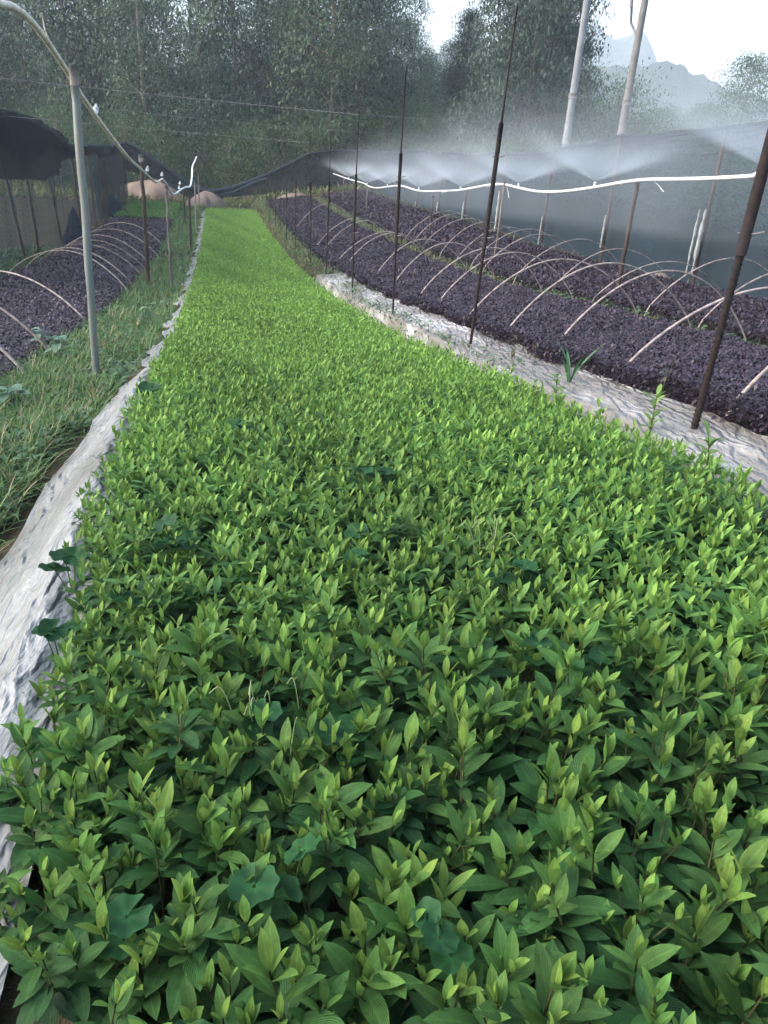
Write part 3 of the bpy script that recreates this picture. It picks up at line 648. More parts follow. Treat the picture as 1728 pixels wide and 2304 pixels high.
for k, (t, z1, z0) in enumerate([(9.0, -.5, -1.24), (11.55, -.8, -1.25), (14.0, -1.05, -1.75), (16.45, -.8, -1.7), (18.9, -1.2, -1.6), (21.25, -1.4, -1.8), (23.7, -1.57, -1.8)]):
    g0 = float(ground(t, 5.6)); zt2 = float(np.interp(t, [9, 24], [.4, -.3]))
    e = plain_post('net_post', t, 5.6, zt2-g0-.05, .024, M['brownwood'], f'dark net post with torn pale wrapping, {ordn[k]} from the camera along the long net', 0, .85, gq, cap=False)
    wd = [.035, .022, .02, .04, .03, .03, .02][k]
    nn = 14; zz = np.linspace(z0-g0, z1-g0, nn)
    for s_, (ox, ww) in enumerate([(-.045, wd)] + ([(-.115, wd*.55)] if k == 0 else [])):
        wv = ww*(.6+.3*np.random.default_rng(k).uniform(-1, 1, nn))*np.sin(np.linspace(.35, 2.9, nn))**.5
        V = np.concatenate([np.stack([ox-wv, np.full(nn, -.035), zz], -1), np.stack([ox+wv, np.full(nn, -.035), zz], -1), np.stack([ox-wv, np.full(nn, -.025), zz], -1), np.stack([ox+wv, np.full(nn, -.025), zz], -1)])
        F = []
        for j in range(nn-1):
            for a_, b_ in ((0, nn), (nn, 3*nn), (3*nn, 2*nn), (2*nn, 0)): F.append([a_+j, b_+j, b_+j+1, a_+j+1])
        mesh_np('torn_wrapping', V, np.array(F), M['rag'], e)

# ------------------------------------------------------------------ hoops
def hoop(t, x0, x1, h, label, group, mat=None, skew=.15, r=.0085, z_extra=0):
    e = empty('hoop', W(t, x0)); q = np.linspace(0, 1, 26); off = []
    jit = rng.normal(0, .02, 3)
    for s in q:
        X = x0+(x1-x0)*s; z = float(ground(t, x0))*(1-s)+float(ground(t, x1))*s
        hh = h*np.sin(np.pi*s)**.72*(1+jit[0]*np.sin(2*np.pi*s))
        p = W(t+skew*s+jit[1]*np.sin(np.pi*s), X, z+hh-.04*(s in (0, 1)))
        off.append(p-e.location)
    tube_obj('rib', [(np.array(off), r*np.interp(q, [0, 1], [1.1, .75]))], mat or M['hoop'], e, 6)
    return tag(e, label, 'hoop', group)
hb = [(2.5, 1.76), (3.44, 1.81), (4.48, 1.93), (5.13, 1.84), (5.93, 1.80), (7.2, 1.91), (8.0, 1.92), (9.6, 2.0), (10.8, 2.0), (12.9, 1.94), (13.4, 1.85), (15.5, 1.88), (16.4, 1.85), (21.1, 1.9)]
big = ordn + ['thirteenth', 'fourteenth', 'fifteenth', 'sixteenth', 'seventeenth', 'eighteenth']
for k, (t, x) in enumerate(hb): hoop(t, x+.02, 3.4, .54+rng.normal(0, .02), f'pale bamboo hoop, {big[k]} from the camera over the near purple bed', 'hoops over the near purple bed', r=.0068)
for k, t in enumerate([4.75, 5.75, 6.6, 7.7, 8.75, 10.0, 11.3, 11.9, 12.7, 13.7, 15.0, 15.75, 16.5]): hoop(t, 3.68, 5.3, .5+rng.normal(0, .02), f'thin pale hoop, {big[k]} from the camera over the second purple bed', 'hoops over the second purple bed', r=.0065)
for k, t in enumerate([5.15, 6.26, 8.5, 11.9, 13.1, 14.1, 15.3, 16.2, 17.4, 20]): hoop(t, -1.2+rng.normal(0, .05), -3.05, .5+rng.normal(0, .03), f'greyish bamboo hoop, {big[k]} from the camera over the left purple bed', 'hoops over the left purple bed', mat=M['hoopdark'] if k in (1, 5, 6) else M['hoop'], skew=1.0, r=.009)

# ------------------------------------------------------------------ right sprinkler pipe
PX = 4.15
pp = [(3.2, .06), (4.4, .03), (5.98, -.05), (6.19, -.08), (6.8, -.13), (7.41, -.17), (7.88, -.2), (8.35, -.25), (9.01, -.34), (9.86, -.44), (10.69, -.5), (11.46, -.505), (12.12, -.5), (12.83, -.55), (14.42, -.73), (15.83, -.84), (16.96, -.92), (17.8, -.955), (18.97, -.955), (19.9, -1.0), (22.3, -1.2), (23.6, -1.235), (24.4, -1.21), (27.5, -1.26), (29.8, -1.27), (31.0, -1.28)]
pe = empty('sprinkler_pipe', W(8.09, PX)); L0 = pe.location
pth = smooth_path([W(t, PX, z)-L0 for t, z in pp], 6)
tube_obj('pipe', [(pth, .0165)], M['pipe'], pe, 10)
zp = lambda t: float(np.interp(t, [p[0] for p in pp], [p[1] for p in pp]))
NZ = [6.07, 9.03, 11.5, 14.4, 17.5, 20.9, 23.8, 27.3]
for t in NZ:
    b = W(t, PX, zp(t))-L0
    tube_obj('nozzle', [(np.array([b, b+Vector((0, 0, .045))]), .016), (np.array([b+Vector((0, 0, .045)), b+Vector((0, 0, .06))]), np.array([.022, .006]))], M['pipe'], pe, 8)
for t, dx, dz, ln in [(7.75, .12, -.10, .16), (12.0, .05, -.17, .17), (12.25, -.22, -.05, .2), (14.9, -.2, -.06, .2), (8.4, 0, -.02, .02)]:
    b = W(t, PX, zp(t))-L0; tube_obj('tie_tail', [(np.array([b, b+Vector((dx*.5, -.02, dz*.45)), b+Vector((dx, -.03, dz))]), .005)], M['pipe'], pe, 5)
tag(pe, 'undulating white sprinkler pipe with nozzles above the second purple bed', 'pipe')
# left hose
lp = [(3.4, .42), (4.2, .46), (4.8, .465), (5.02, .48), (5.24, .48), (5.56, .46), (5.98, .40), (6.57, .29), (7.21, .15), (8.05, 0), (9.15, -.18), (10.66, -.41), (12.17, -.59), (13.77, -.78), (15.22, -.94), (17.01, -.99)]
he = empty('hose', W(5.23, -.77)); L0 = he.location
xh = lambda t: float(np.interp(t, [3, 17, 20, 26], [-1.0, -1.0, -.9, -.8]))
tube_obj('pipe', [(smooth_path([W(t*.97, -.97, z*.97)-L0 for t, z in lp], 5), .018)], M['hose'], he, 10)
lp2 = [(17.0*.97, -.97, -.96), (17.4, -.93, -1.13), (17.9, -.88, -1.30), (18.4, -.82, -1.34), (19.2, -.75, -1.31), (19.6, -.66, -1.28), (19.8, -.56, -1.26), (20.4, -.53, -1.08), (21, -.53, -.92), (21.8, -.5, -.84), (23.5, -.48, -.78)]
pt = smooth_path([W(t, X, z)-L0 for t, X, z in lp2], 5)
tube_obj('white_end', [(pt, .02)], M['pipe'], he, 8)
for t, z in [(8.0*.97, .03), (13.0, -.66), (16.9*.97, -.90), (19.0, -1.28), (19.5, -1.22)]:
    X = -.97 if t < 17 else -.78
    b = W(t, X, z)-L0; tube_obj('nozzle', [(np.array([b, b+Vector((.01, 0, .045))]), .023), (np.array([b+Vector((.01, 0, .045)), b+Vector((.01, 0, .07))]), .01)], M['pipe'], he, 8)
b = W(6.1*.97, -.97, .37)-L0; tube_obj('tie_tail', [(np.array([b, b+Vector((-.03, 0, .10)), b+Vector((-.035, 0, .17))]), .004)], M['hose'], he, 5)
tag(he, 'stained pale hose sagging from the upper left corner to a white kinked end', 'hose')

# ------------------------------------------------------------------ water spray and mist
def spray_mat(name, dens, fall):
    m, n, o = newmat(name)
    tc = node(n, 'ShaderNodeTexCoord'); sp = node(n, 'ShaderNodeSeparateXYZ'); n.links.new(tc.outputs['Object'], sp.inputs[0])
    def mth(op, a, b=None, c=None):
        x = n.nodes.new('ShaderNodeMath'); x.operation = op
        for i, v in enumerate((a, b, c)):
            if v is None: continue
            if isinstance(v, (int, float)): x.inputs[i].default_value = v
            else: n.links.new(v, x.inputs[i])
        return x.outputs[0]
    X, Y, Z = sp.outputs
    r = mth('SQRT', mth('ADD', mth('MULTIPLY', X, X), mth('MULTIPLY', Y, Y)))
    R3 = mth('ADD', mth('SQRT', mth('ADD', mth('MULTIPLY', r, r), mth('MULTIPLY', Z, Z))), .02)
    s = mth('DIVIDE', Z, mth('ADD', r, .004))
    lowe = n.nodes.new('ShaderNodeMapRange'); lowe.interpolation_type = 'SMOOTHSTEP'; lowe.inputs[1].default_value = .26; lowe.inputs[2].default_value = .48; n.links.new(s, lowe.inputs[0])
    hie = n.nodes.new('ShaderNodeMapRange'); hie.interpolation_type = 'SMOOTHSTEP'; hie.inputs[1].default_value = .40; hie.inputs[2].default_value = .85; hie.inputs[3].default_value = 1; hie.inputs[4].default_value = .08; n.links.new(s, hie.inputs[0])
    rad = n.nodes.new('ShaderNodeMapRange'); rad.interpolation_type = 'SMOOTHSTEP'; rad.inputs[1].default_value = fall*.25; rad.inputs[2].default_value = fall; rad.inputs[3].default_value = 1; rad.inputs[4].default_value = 0; n.links.new(R3, rad.inputs[0])
    core = mth('DIVIDE', 1, mth('ADD', mth('MULTIPLY', R3, 2.2), .08))
    nz = node(n, 'ShaderNodeTexNoise', Scale=2.5, Detail=2); n.links.new(tc.outputs['Object'], nz.inputs['Vector'])
    d = mth('MULTIPLY', mth('MULTIPLY', lowe.outputs[0], hie.outputs[0]), mth('MULTIPLY', mth('MULTIPLY', rad.outputs[0], core), mth('MULTIPLY', nz.outputs['Fac'], dens*2)))
    v = node(n, 'ShaderNodeVolumePrincipled'); v.inputs['Color'].default_value = (.78, .86, .95, 1); v.inputs['Anisotropy'].default_value = .3
    n.links.new(d, v.inputs['Density']); n.links.new(v.outputs[0], o.inputs['Volume'])
    m.cycles.volume_sampling = 'DISTANCE'
    return m
sm_ = spray_mat('spray_droplets', 1.15, 1.15)
k_ = 24; an = np.arange(k_)*2*math.pi/k_
ringv = []
for rr_, zz_ in [(.0, -.0), (1.12, .26), (1.12, .8), (.7, 1.0), (0.0, 1.05)]: ringv.append(np.stack([np.cos(an)*max(rr_, .004), np.sin(an)*max(rr_, .004), np.full(k_, zz_)], -1))
V = np.concatenate(ringv); F = []
for i in range(4):
    for j in range(k_): F.append([i*k_+j, i*k_+(j+1) % k_, (i+1)*k_+(j+1) % k_, (i+1)*k_+j])
spray_me = mesh_np('water_spray', V, np.array(F), sm_, smooth=False, link=False)
import bmesh
bm = bmesh.new(); bm.from_mesh(spray_me); bm.verts.ensure_lookup_table()
bm.faces.new([bm.verts[i] for i in range(k_)][::-1]); bm.faces.new([bm.verts[4*k_+i] for i in range(k_)])
bmesh.ops.recalc_face_normals(bm, faces=bm.faces); bm.to_mesh(spray_me); bm.free()
sn_ = ['nearest', 'second', 'third', 'fourth', 'fifth', 'sixth', 'seventh', 'farthest']
for k, t in enumerate(NZ):
    o = link_mesh('water_spray', spray_me); o.location = W(t, PX, zp(t)+.06)
    tag(o, f'fan of white water droplets, {sn_[k]} from the camera above the sprinkler pipe', 'water spray', 'sprays above the sprinkler pipe', 'stuff')
# drifting mist along the pipe
m, n, o = newmat('drifting_mist')
tc = node(n, 'ShaderNodeTexCoord'); sp = node(n, 'ShaderNodeSeparateXYZ'); n.links.new(tc.outputs['Generated'], sp.inputs[0])
def mr(inp, a, b, c, d):
    x = n.nodes.new('ShaderNodeMapRange'); x.interpolation_type = 'SMOOTHSTEP'
    for i, v in enumerate((a, b, c, d)): x.inputs[i+1].default_value = v
    n.links.new(inp, x.inputs[0]); return x.outputs[0]
def mul(a, b):
    x = n.nodes.new('ShaderNodeMath'); x.operation = 'MULTIPLY'
    for i, v in enumerate((a, b)):
        if isinstance(v, (int, float)): x.inputs[i].default_value = v
        else: n.links.new(v, x.inputs[i])
    return x.outputs[0]
Zs = sp.outputs[2]; fade = mul(mr(Zs, 0, .5, 0, 1), mr(Zs, .62, 1, 1, 0))
fade = mul(fade, mul(mr(sp.outputs[0], 0, .3, 0, 1), mr(sp.outputs[0], .7, 1, 1, 0)))
fade = mul(fade, mul(mr(sp.outputs[1], 0, .1, 0, 1), mr(sp.outputs[1], .55, 1, 1, .25)))
nz = node(n, 'ShaderNodeTexNoise', Scale=.9, Detail=2); n.links.new(tc.outputs['Object'], nz.inputs['Vector'])
dn = mul(fade, mul(mr(nz.outputs['Fac'], .3, .7, .3, 1.5), .036))
v = node(n, 'ShaderNodeVolumePrincipled'); v.inputs['Color'].default_value = (.78, .86, .95, 1); n.links.new(dn, v.inputs['Density']); n.links.new(v.outputs[0], o.inputs['Volume'])
# box in bed coordinates, following the slope
def slab(t0, t1, x0, x1, zl, zh):
    V = [W(t, X, (zl(t) if lo else zh(t))) for t in (t0, t1) for X in (x0, x1) for lo in (1, 0)]
    me = bpy.data.meshes.new('mist'); me.from_pydata([], [], [])
    c = V[0]; R3 = Matrix.Rotation(AL, 3, 'Z')
    loc = [R3.inverted() @ (p-c) for p in V]
    me.from_pydata([tuple(p) for p in loc], [], [(0, 1, 3, 2), (4, 6, 7, 5), (0, 4, 5, 1), (2, 3, 7, 6), (0, 2, 6, 4), (1, 5, 7, 3)])
    bm = bmesh.new(); bm.from_mesh(me); bmesh.ops.recalc_face_normals(bm, faces=bm.faces); bm.to_mesh(me); bm.free()
    ob = link_mesh('mist', me); ob.location = c; ob.rotation_euler = (0, 0, AL); return ob
mb = slab(4.2, 27, 2.6, 5.9, lambda t: np.interp(t, [4.2, 27], [-.5, -1.7]), lambda t: np.interp(t, [4.2, 12, 27], [1.15, .45, -.85])); mb.data.materials.append(m)
tag(mb, 'soft white mist drifting around the sprinkler pipe', 'mist', kind='stuff')

# ------------------------------------------------------------------ shade nets
def net_sheet(name, path, zt, zb, nseg, nrow, mat, fold_a=.04, seed=0, sag=0, parent=None):
    """path: list of (t,X); zt/zb functions of arc fraction s"""
    p = np.array(path, float); d = np.r_[0, np.cumsum(np.hypot(*np.diff(p, axis=0).T))]; s = np.linspace(0, 1, nseg); dd = s*d[-1]
    T = np.interp(dd, d, p[:, 0]); X = np.interp(dd, d, p[:, 1])
    tx = np.gradient(T); xx = np.gradient(X); ln = np.hypot(tx, xx)+1e-9; nx, nt2 = -tx/ln, xx/ln
    v = np.linspace(0, 1, nrow)[:, None]
    top = np.array([zt(q) for q in s]); bot = np.array([zb(q, a, b) for q, a, b in zip(s, T, X)])
    Z = bot[None]*(1-v)+top[None]*v
    disp = fold_a*(.25+v*0)*vnoise(np.broadcast_to(dd, Z.shape)*1.0, v*1.2+0*Z, seed, 4)+fold_a*.6*vnoise(np.broadcast_to(dd, Z.shape)+v*.4, 0*Z, seed+1, 11)*(.4+.6*v)
    disp = disp + sag*np.sin(np.pi*v)
    V = WN(T[None]+nt2[None]*disp, X[None]-nx[None]*disp*-1, Z)
    idx = np.arange(nrow*nseg).reshape(nrow, nseg)
    F = np.stack([idx[:-1, :-1], idx[:-1, 1:], idx[1:, 1:], idx[1:, :-1]], -1).reshape(-1, 4)
    uv = np.stack([np.broadcast_to(dd, Z.shape), v*2+0*Z], -1)
    return mesh_np(name, V, F, mat, parent, uv=uv)
rt = np.array([(2, .85), (5, .72), (8.3, .55), (9.34, .50), (10.0, .45), (10.9, .38), (12.0, .31), (13.0, .33), (13.96, .2), (15.07, .08), (16.1, -.02), (17.35, -.07), (19.75, -.16), (23.8, -.25), (29.9, -.36), (35, -.5)])
rt = rt*np.array([5.75/6.3, 5.75/6.3])
def zt_r(s):
    t = 2+33*s; return float(np.interp(t, rt[:, 0], rt[:, 1])) - .04*abs(math.sin(t*.9))
ne = empty('shade_net', W(12, 5.75))
def reparent(o, e):
    o.data.transform(Matrix.Translation(-e.location)); o.parent = e
o = net_sheet('net_cloth', [(2, 5.75), (35, 5.75)], zt_r, lambda s, t, X: float(ground(t, X))-.02, 420, 26, M['net'], .06, 70); reparent(o, ne)
# gathered top hem and a few fold lines of doubled cloth
segs = []
tq = np.linspace(3, 35, 160)
segs.append((np.array([W(t, 5.74, zt_r((t-2)/33)) for t in tq]), .022))
for k, (a_, b_, dz) in enumerate([(9, 14.5, .10), (8.5, 13.8, .17), (8, 13, .26), (10.5, 14, .05), (16, 21, .05)]):
    a_, b_ = a_*.913, b_*.913; q = np.linspace(0, 1, 26); segs.append((np.array([W(a_+(b_-a_)*s, 5.71, zt_r((a_+(b_-a_)*s-2)/33)-dz*math.sin(math.pi*s)**.7-.01) for s in q]), .007))
o = tube_obj('top_hem', segs, M['netroll'], None, 6); reparent(o, ne)
tag(ne, 'long grey shade net hanging along the right side behind the sprinkler', 'shade net')
# end net, sagging across the far side
ep = [(6.3, -.5), (5.6, -.55), (4.6, -.58), (3.66, -.73), (2.63, -1.27), (1.95, -1.63), (1.26, -1.91), (.58, -2.19), (-.27, -2.36), (-.77, -2.28), (-1.42, -1.9), (-2.21, -1.4), (-2.99, -.92), (-3.3, -.82)]
ex = np.array([p[0] for p in ep]); ez = np.array([p[1] for p in ep])
e2 = empty('shade_net', W(34, 0))
def zt_e(s): X = 6.3-9.6*s; return float(np.interp(-X, -ex, ez))
def zb_e(s, t, X): 
    # bottom hem lifts off the ground in the middle where the cloth is bunched up
    return float(ground(t, X))+max(0, .0) if X > 3.4 else max(float(ground(t, X))+.02, min(float(np.interp(X, [-3.3, -2.4, -1.6, -.9, -.2, .6, 2, 3.4], [-1.75, -1.95, -2.3, -2.7, -2.62, -2.5, -2.32, -2.3])), zt_e(s)-.22))
o = net_sheet('net_cloth', [(34.6, 6.3), (34, -3.3)], zt_e, zb_e, 220, 16, M['netfar'], .06, 75); reparent(o, e2)
q = np.linspace(6.3, -3.3, 90)
o = tube_obj('top_hem', [(np.array([W(34.3, X-.0, float(np.interp(-X, -ex, ez))) for X in q]), np.interp(q, [-3.3, -.5, 2.2, 6.3], [.06, .10, .06, .03])), (np.array([W(34.25, X, float(np.interp(-X, -ex, ez))-.14-.03*math.sin(X*3)) for X in q[40:]]), .06)], M['netroll'], None, 7); reparent(o, e2)
tag(e2, 'dark shade net sagging almost to the ground across the far end of the beds', 'shade net')
# left net wall: thin torn panels with a bunched dark canopy
lt = np.array([(11, .15), (14, -.02), (16.3, -.10), (18.2, -.3), (19.2, -.46), (20.5, -.66), (23, -.72), (27, -.80), (31, -.86), (34.4, -.84)])
e3 = empty('shade_net', W(20, -3.35))
def zt_l(s): return float(np.interp(11+23.4*s, lt[:, 0], lt[:, 1]))
gz = lambda s, t, X: float(ground(t, X))-.02
def sect(name, a_, b_, mat, n_, seed, fa=.12, zt=None, zb=None, X=-3.4):
    o = net_sheet(name, [(a_, X), (b_, X+.05)], zt or (lambda s: float(np.interp(a_+(b_-a_)*s, lt[:, 0], lt[:, 1]))), zb or gz, n_, 22, mat, fa, seed); reparent(o, e3)
sect('thin_panel', 11, 19.4, M['netthin'], 110, 80)
sect('thin_panel', 19.4, 26.2, M['netthin'], 90, 82)
sect('dense_panel', 26.2, 34.4, M['netfar'], 110, 84, .22)
# hanging canopy: scalloped double cloth bunched at the top
def scal(t): return float(np.interp(t, [11, 13, 14.5, 16, 17.5, 19, 20.2, 21.5, 22.5, 24, 26.2], [.6, .85, .95, .98, .95, .72, .30, .12, .16, .2, .12]))
o = net_sheet('canopy', [(11, -3.25), (26.2, -3.25)], lambda s: float(np.interp(11+15.2*s, lt[:, 0], lt[:, 1]))+.04, lambda s, t, X: float(np.interp(t, lt[:, 0], lt[:, 1]))-scal(t), 160, 14, M['netfar'], .30, 88); reparent(o, e3)
o = net_sheet('canopy', [(11, -3.12), (26.2, -3.12)], lambda s: float(np.interp(11+15.2*s, lt[:, 0], lt[:, 1]))+.04, lambda s, t, X: float(np.interp(t, lt[:, 0], lt[:, 1]))-scal(t)*(.55+.25*math.sin(t*1.3)), 160, 14, M['netfar'], .22, 98); reparent(o, e3)
o = net_sheet('canopy', [(26.2, -3.3), (34.4, -3.3)], lambda s: float(np.interp(26.2+8.2*s, lt[:, 0], lt[:, 1]))+.04, lambda s, t, X: float(np.interp(t, lt[:, 0], lt[:, 1]))-.28, 90, 8, M['netroll'], .16, 89); reparent(o, e3)
segs = []
tq = np.linspace(11, 34.4, 120); segs.append((np.array([W(t, -3.3+.03*math.sin(t*3), float(np.interp(t, lt[:, 0], lt[:, 1]))+.03*math.sin(t*2.1)) for t in tq]), .055))
o = tube_obj('top_roll', segs, M['netroll'], None, 8); reparent(o, e3)
for (t0, w0, hh) in [(21.0, .5, .75), (22.6, .35, .5), (28.5, .9, .6), (19.9, .3, .35)]:
    # cloth gathered in dark heaps at the foot
    r = np.linspace(0, 1, 9); a2 = np.arange(20)*2*math.pi/20; V = []
    for q in r: V.append(np.stack([np.cos(a2)*w0*(1-q)**.7*.35*(1+.2*np.sin(a2*3)), np.sin(a2)*w0*(1-q)**.7*(1+.2*np.sin(a2*5)), np.full(20, hh*q**1.1)], -1))
    V = np.concatenate(V); F = [[i*20+j, i*20+(j+1) % 20, (i+1)*20+(j+1) % 20, (i+1)*20+j] for i in range(8) for j in range(20)]
    o = mesh_np('gathered_hem', V+np.array(W(t0, -3.3)), np.array(F), M['netroll']); reparent(o, e3)
tag(e3, 'torn dark shade net with thin hanging panels left of the left purple bed', 'shade net')
gk = 'dark poles of the left net'
for k, (t, h, lean) in enumerate([(15.6, 2.1, -.25), (16.8, 2.2, -.12), (19.3, 2.1, -.2), (22.2, 1.95, -.1), (24.8, 1.9, -.08), (27.6, 1.8, 0), (32.8, 1.8, 0)]):
    plain_post('net_pole', t, -3.32, h, .035, M['brownwood'], f'dark pole of the left net, {ordn[k]} from the camera', lean, .7, gk, cap=False)

# ------------------------------------------------------------------ overhead wires between the posts
def wire(a_, b_, sag, label, r=.004):
    e = empty('wire', a_); q = np.linspace(0, 1, 18); a_, b_ = Vector(a_), Vector(b_)
    p = np.array([(b_-a_)*s+Vector((0, 0, -sag*4*s*(1-s))) for s in q])
    tube_obj('strand', [(p, r)], M['wire'], e, 4); return tag(e, label, 'wire')
wire(tops[3], W(9.5, -9, .55), .05, 'thin wire crossing left from the fourth rebar post', .0028)
wire(tops[3], W(10.5, 8, .75), .12, 'thin wire crossing right from the fourth rebar post', .0025)
wire(tops[5], W(15.0, -9, .12), .05, 'thin wire crossing left from the sixth rebar post', .0028)
wire(W(34, -4, .3), W(34, 9, .2), .1, 'thin wire above the far end net', .005)
wire(W(20, 9, 1.6), W(24, 16, 1.0), .12, 'barbed wire strand behind the nearest utility pole', .006)

# ------------------------------------------------------------------ utility poles
def pole(t_world, label, r, h, mat, lean=0, arm=False):
    e = empty('utility_pole', t_world); z = np.linspace(-.2, h, 16)
    tube_obj('shaft', [(np.stack([lean*z/h, 0*z, z], -1), np.linspace(r, r*.62, 16))], mat, e, 14)
    for zz in (2.6, 5.2): tube_obj('band', [(np.array([[lean*zz/h, 0, zz], [lean*zz/h, 0, zz+.12]]), r*1.06)], M['wire'], e, 14)
    if arm: tube_obj('bracket', [(np.array([[-.05, 0, 4.3], [-.25, 0, 4.6], [-.32, 0, 5.1]]), .035), (np.array([[-.32, 0, 4.95], [-.34, 0, 5.3]]), .05)], M['wire'], e, 7)
    return tag(e, label, 'utility pole')
def wp(px, py, D, zg):
    c = Fw + Rt*((px-864)/1800) + Up*((1152-py)/1800); return Vector((c.x*D, c.y*D, zg))
pole(wp(1274, 318, 22, -1.3), 'bluish concrete utility pole, left of the two', .11, 9, M['concrete'], 0)
pole(wp(1397, 300, 23, -1.3), 'grey utility pole with a small bracket, right of the two', .12, 9, M['concrete2'], .05, True)

# ------------------------------------------------------------------ trees
def make_tree(seed, H, rad, crown0, nclump, per, leafsize, style, cA, cB):
    r = np.random.default_rng(seed); z = np.linspace(0, H*.96, 12)
    bx = np.cumsum(r.normal(0, .05, 12)); by = np.cumsum(r.normal(0, .05, 12)); bx -= bx[0]; by -= by[0]
    trunk = np.stack([bx, by, z], -1); tr = np.linspace(.13*H/12, .02, 12)
    segs = [(trunk, tr)]
    f = r.uniform(0, 1, nclump)**(1.6 if style == 'slim' else 1.1); cz_ = crown0+(H-crown0)*f
    if style == 'cone': rr_ = rad*(1.02-f)**.8
    elif style == 'slim': rr_ = rad*np.sin(np.pi*np.clip(.12+.84*f, 0, 1))**.6
    else: rr_ = rad*np.sqrt(np.clip(1-((f-.45)/.58)**2, .03, 1))
    an = r.uniform(0, 6.28, nclump); q = np.sqrt(r.uniform(.04, 1, nclump))
    tx = np.interp(cz_, z, bx); ty = np.interp(cz_, z, by)
    C = np.stack([tx+np.cos(an)*rr_*q, ty+np.sin(an)*rr_*q, cz_-(.35 if style == 'cone' else -.0)*q*rad*.4], -1)
    for i in r.choice(nclump, min(34, nclump), replace=False):
        b = np.array([np.interp(cz_[i]-.5*q[i]-.2, z, bx), np.interp(cz_[i]-.5*q[i]-.2, z, by), max(.3, cz_[i]-.5*q[i]-.2)])
        segs.append((np.array([b, (b+C[i])/2+[0, 0, .08], C[i]]), np.array([.03, .02, .008])))
    n = nclump*per; cs = np.repeat(C, per, 0); sc = {'cone': (.45, .45, .16), 'slim': (.36, .36, .30), 'round': (.42, .42, .32)}[style]
    P = cs+r.normal(0, 1, (n, 3))*np.array(sc)*np.repeat(r.uniform(.6, 1.25, nclump), per)[:, None]
    c = np.array(cA)+(np.array(cB)-np.array(cA))*np.repeat(r.uniform(-.45, 1.35, nclump), per)[:, None]
    c = c*r.uniform(.7, 1.3, (n, 1)); L = leafsize*r.uniform(.6, 1.3, n)
    lv = leaves(P, r.uniform(0, 6.28, n), np.radians(r.normal(-8, 38, n)), L, L*.66, r.uniform(0, .8, n), c, nl=1, fold=.1, prof=np.array([.9, .5]))
    crown = mesh_np('crown', *lv[:2], M['treeleaf'], colr=lv[2], smooth=False, link=False)
    t_ = tube_obj('trunk', segs, M['palebark'] if style == 'slim' else M['bark'], n=7); tm = t_.data; bpy.data.objects.remove(t_)
    return crown, tm
GA, GB = (.06, .11, .075), (.15, .22, .15)
TV = {'slim': [make_tree(500+i, 12.5, 1.8, 2.3, 340, 46, .12, 'slim', GA, GB) for i in range(5)],
      'round': [make_tree(520+i, 9.5, 2.4, 1.2, 380, 46, .125, 'round', (.05, .10, .06), (.13, .19, .12)) for i in range(3)],
      'cone': [make_tree(540+i, 13.5, 3.1, .7, 950, 44, .115, 'cone', (.04, .07, .06), (.10, .145, .115)) for i in range(2)],
      'bush': [make_tree(560+i, 2.6, 1.2, .2, 200, 40, .065, 'round', (.04, .09, .04), (.10, .17, .075)) for i in range(3)]}
def tree(kind, loc, s, label, name='tree', group=None, k=0, sz=None):
    cr, tm = TV[kind][k % len(TV[kind])]
    e = empty(name, loc); e.scale = (s, s, sz or s); e.rotation_euler = (0, 0, rng.uniform(0, 6.28))
    link_mesh('crown', cr, e); link_mesh('trunk', tm, e)
    return tag(e, label, 'tree' if kind != 'bush' else 'bush', group)
def fz(x, y): t = np.array([x, y])@DV; X = np.array([x, y])@NV; return float(ground(t, X))
i = 0
for row, (Y, dx, n_) in enumerate([(39, 1.55, 15), (42.5, 1.9, 18), (47, 2.1, 18), (50.5, 2.0, 19)]):
    for j in range(n_):
        x = -21+row*.6+j*dx*(1.25 if row == 0 else 1)+rng.normal(0, .35); y = Y+rng.normal(0, .8)
        if x > 10.5: continue
        if x > 8.5: continue
        hs_ = rng.uniform(.85, 1.1)*[.95, .85, .6, .45][row]
        hs_ = min(hs_, float(np.interp(x, [-2.6, -.2, 8], [1.1, .42, .42]))*rng.uniform(.9, 1.08))
        kd = 'round' if (i % 5 == 4) else 'slim'
        lab = ['slim leafy tree in the front row of the wood behind the far net', 'slim leafy tree in the middle of the wood behind the far net', 'tree at the back of the wood behind the far net', 'hindmost tree of the wood behind the far net'][row]
        if kd == 'round': lab = lab.replace('slim leafy tree', 'broad bushy tree').replace('tree at the back', 'broad bushy tree at the back').replace('hindmost tree', 'hindmost broad bushy tree')
        tree(kd, (x, y, fz(x, y)), hs_*(1 if kd == 'slim' else 1.15), lab, 'broadleaf_tree' if kd == 'round' else 'slim_tree', 'trees in the wood behind the far net', i); i += 1
# darker, denser group at the right end of the wood
for k, (px, D, s, lab) in enumerate([(1135, 29, .66, 'dark dense conifer left in the group beside the utility poles'), (1165, 28, .8, 'tall dark conifer in the middle of the group beside the poles'), (1200, 32, .68, 'dark conifer rightmost of the group, close to the left utility pole'), (1020, 37, .55, 'shorter dark conifer at the left of the conifer group')]):
    p = wp(px, 430, D, 0); tree('cone', (p.x, p.y, fz(p.x, p.y)), s, lab, 'conifer_tree', None, k, [1, 1, .95, .47][k])
for k, (px, D, s, sz, lab) in enumerate([(640, 40, .62, .66, 'young tree standing under the gap of sky'), (905, 41, .45, .72, 'small tree with thin top in the gap of sky')]):
    p = wp(px, 430, D, 0); tree('slim', (p.x, p.y, fz(p.x, p.y)), s, lab, 'slim_tree', None, k+2, sz)
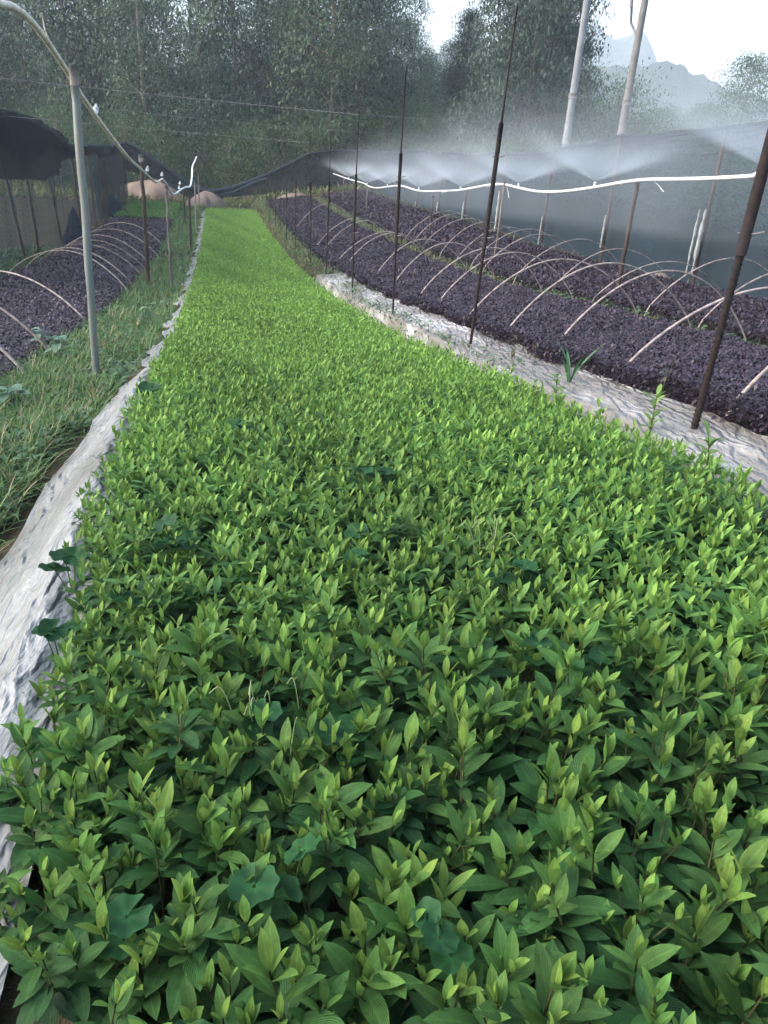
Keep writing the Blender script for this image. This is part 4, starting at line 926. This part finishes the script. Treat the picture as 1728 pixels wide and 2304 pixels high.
# taller scrub closing the wood at the back
for k in range(20):
    x = -25+k*1.9+rng.normal(0, .3); y = 53+rng.normal(0, .7)
    tree('bush', (x, y, fz(x, y)), rng.uniform(1.5, 2.0), 'dark scrub closing the view at the back of the wood', 'bush', 'scrub at the back of the wood', k)
# scrub behind the long shade net
for k in range(16):
    t = 8+k*1.7+rng.normal(0, .3); X = 9.6+rng.normal(0, .3)
    w_ = W(t, X)
    tree('bush', w_, rng.uniform(.95, 1.15), 'dark scrub showing faintly through the long shade net', 'bush', 'scrub behind the long shade net', k, .45)
# undergrowth along the front of the wood
for k in range(17):
    x = -17+k*1.62+rng.normal(0, .3); y = 37.4+rng.normal(0, .7)
    tree('bush', (x, y, fz(x, y)), rng.uniform(.75, 1.15), 'low green bush in the undergrowth at the front of the wood', 'bush', 'undergrowth bushes at the front of the wood', k)
for k, (px, py, D, s, lab) in enumerate([(1310, 300, 33, 1.25, 'green bush right behind the left utility pole'), (1370, 300, 36, 1.25, 'green bush between the two utility poles'), (1330, 300, 42, 1.5, 'taller bush behind the poles'), (1440, 300, 40, 1.15, 'hazy bush right of the right utility pole'), (1500, 300, 46, 1.2, 'hazy low bush farther right of the poles'), (1570, 300, 48, 1.3, 'hazy low bush left of the round tree'), (1130, 300, 30, 1.2, 'green bush at the foot of the conifers'), (1220, 300, 30, 1.3, 'green bush left of the left utility pole'), (1040, 300, 33, 1.2, 'green bush under the left conifer')]):
    p = wp(px, py, D, 0); tree('bush', (p.x, p.y, fz(p.x, p.y)), s, lab, 'bush', None, k, s*.72)
p = wp(1660, 300, 52, 0); tree('round', (p.x, p.y, fz(p.x, p.y)), .88, 'hazy round-topped tree at the right edge', 'broadleaf_tree', None, 1, .76)
p = wp(1590, 300, 70, 0); tree('round', (p.x, p.y, fz(p.x, p.y)), .95, 'hazy low tree left of the round-topped tree', 'broadleaf_tree', None, 2, .58)
p = wp(1480, 300, 75, 0); tree('round', (p.x, p.y, fz(p.x, p.y)), 1.0, 'faint low tree below the wooded hill', 'broadleaf_tree', None, 0, .55)

# ------------------------------------------------------------------ air
me = bpy.data.meshes.new('haze')
b0, b1, h0, h1 = -960, 960, -5.5, 142
me.from_pydata([(x, y, z) for x in (b0, b1) for y in (-960, 960) for z in (h0, h1)], [], [(0, 1, 3, 2), (4, 6, 7, 5), (0, 4, 5, 1), (2, 3, 7, 6), (0, 2, 6, 4), (1, 5, 7, 3)])
hz = link_mesh('haze', me); m, n, o = newmat('haze_air')
v = node(n, 'ShaderNodeVolumePrincipled'); v.inputs['Density'].default_value = .0013; v.inputs['Color'].default_value = (.74, .87, 1, 1)
n.links.new(v.outputs[0], o.inputs['Volume']); me.materials.append(m)
tag(hz, 'thin bluish evening haze in the air', kind='stuff')
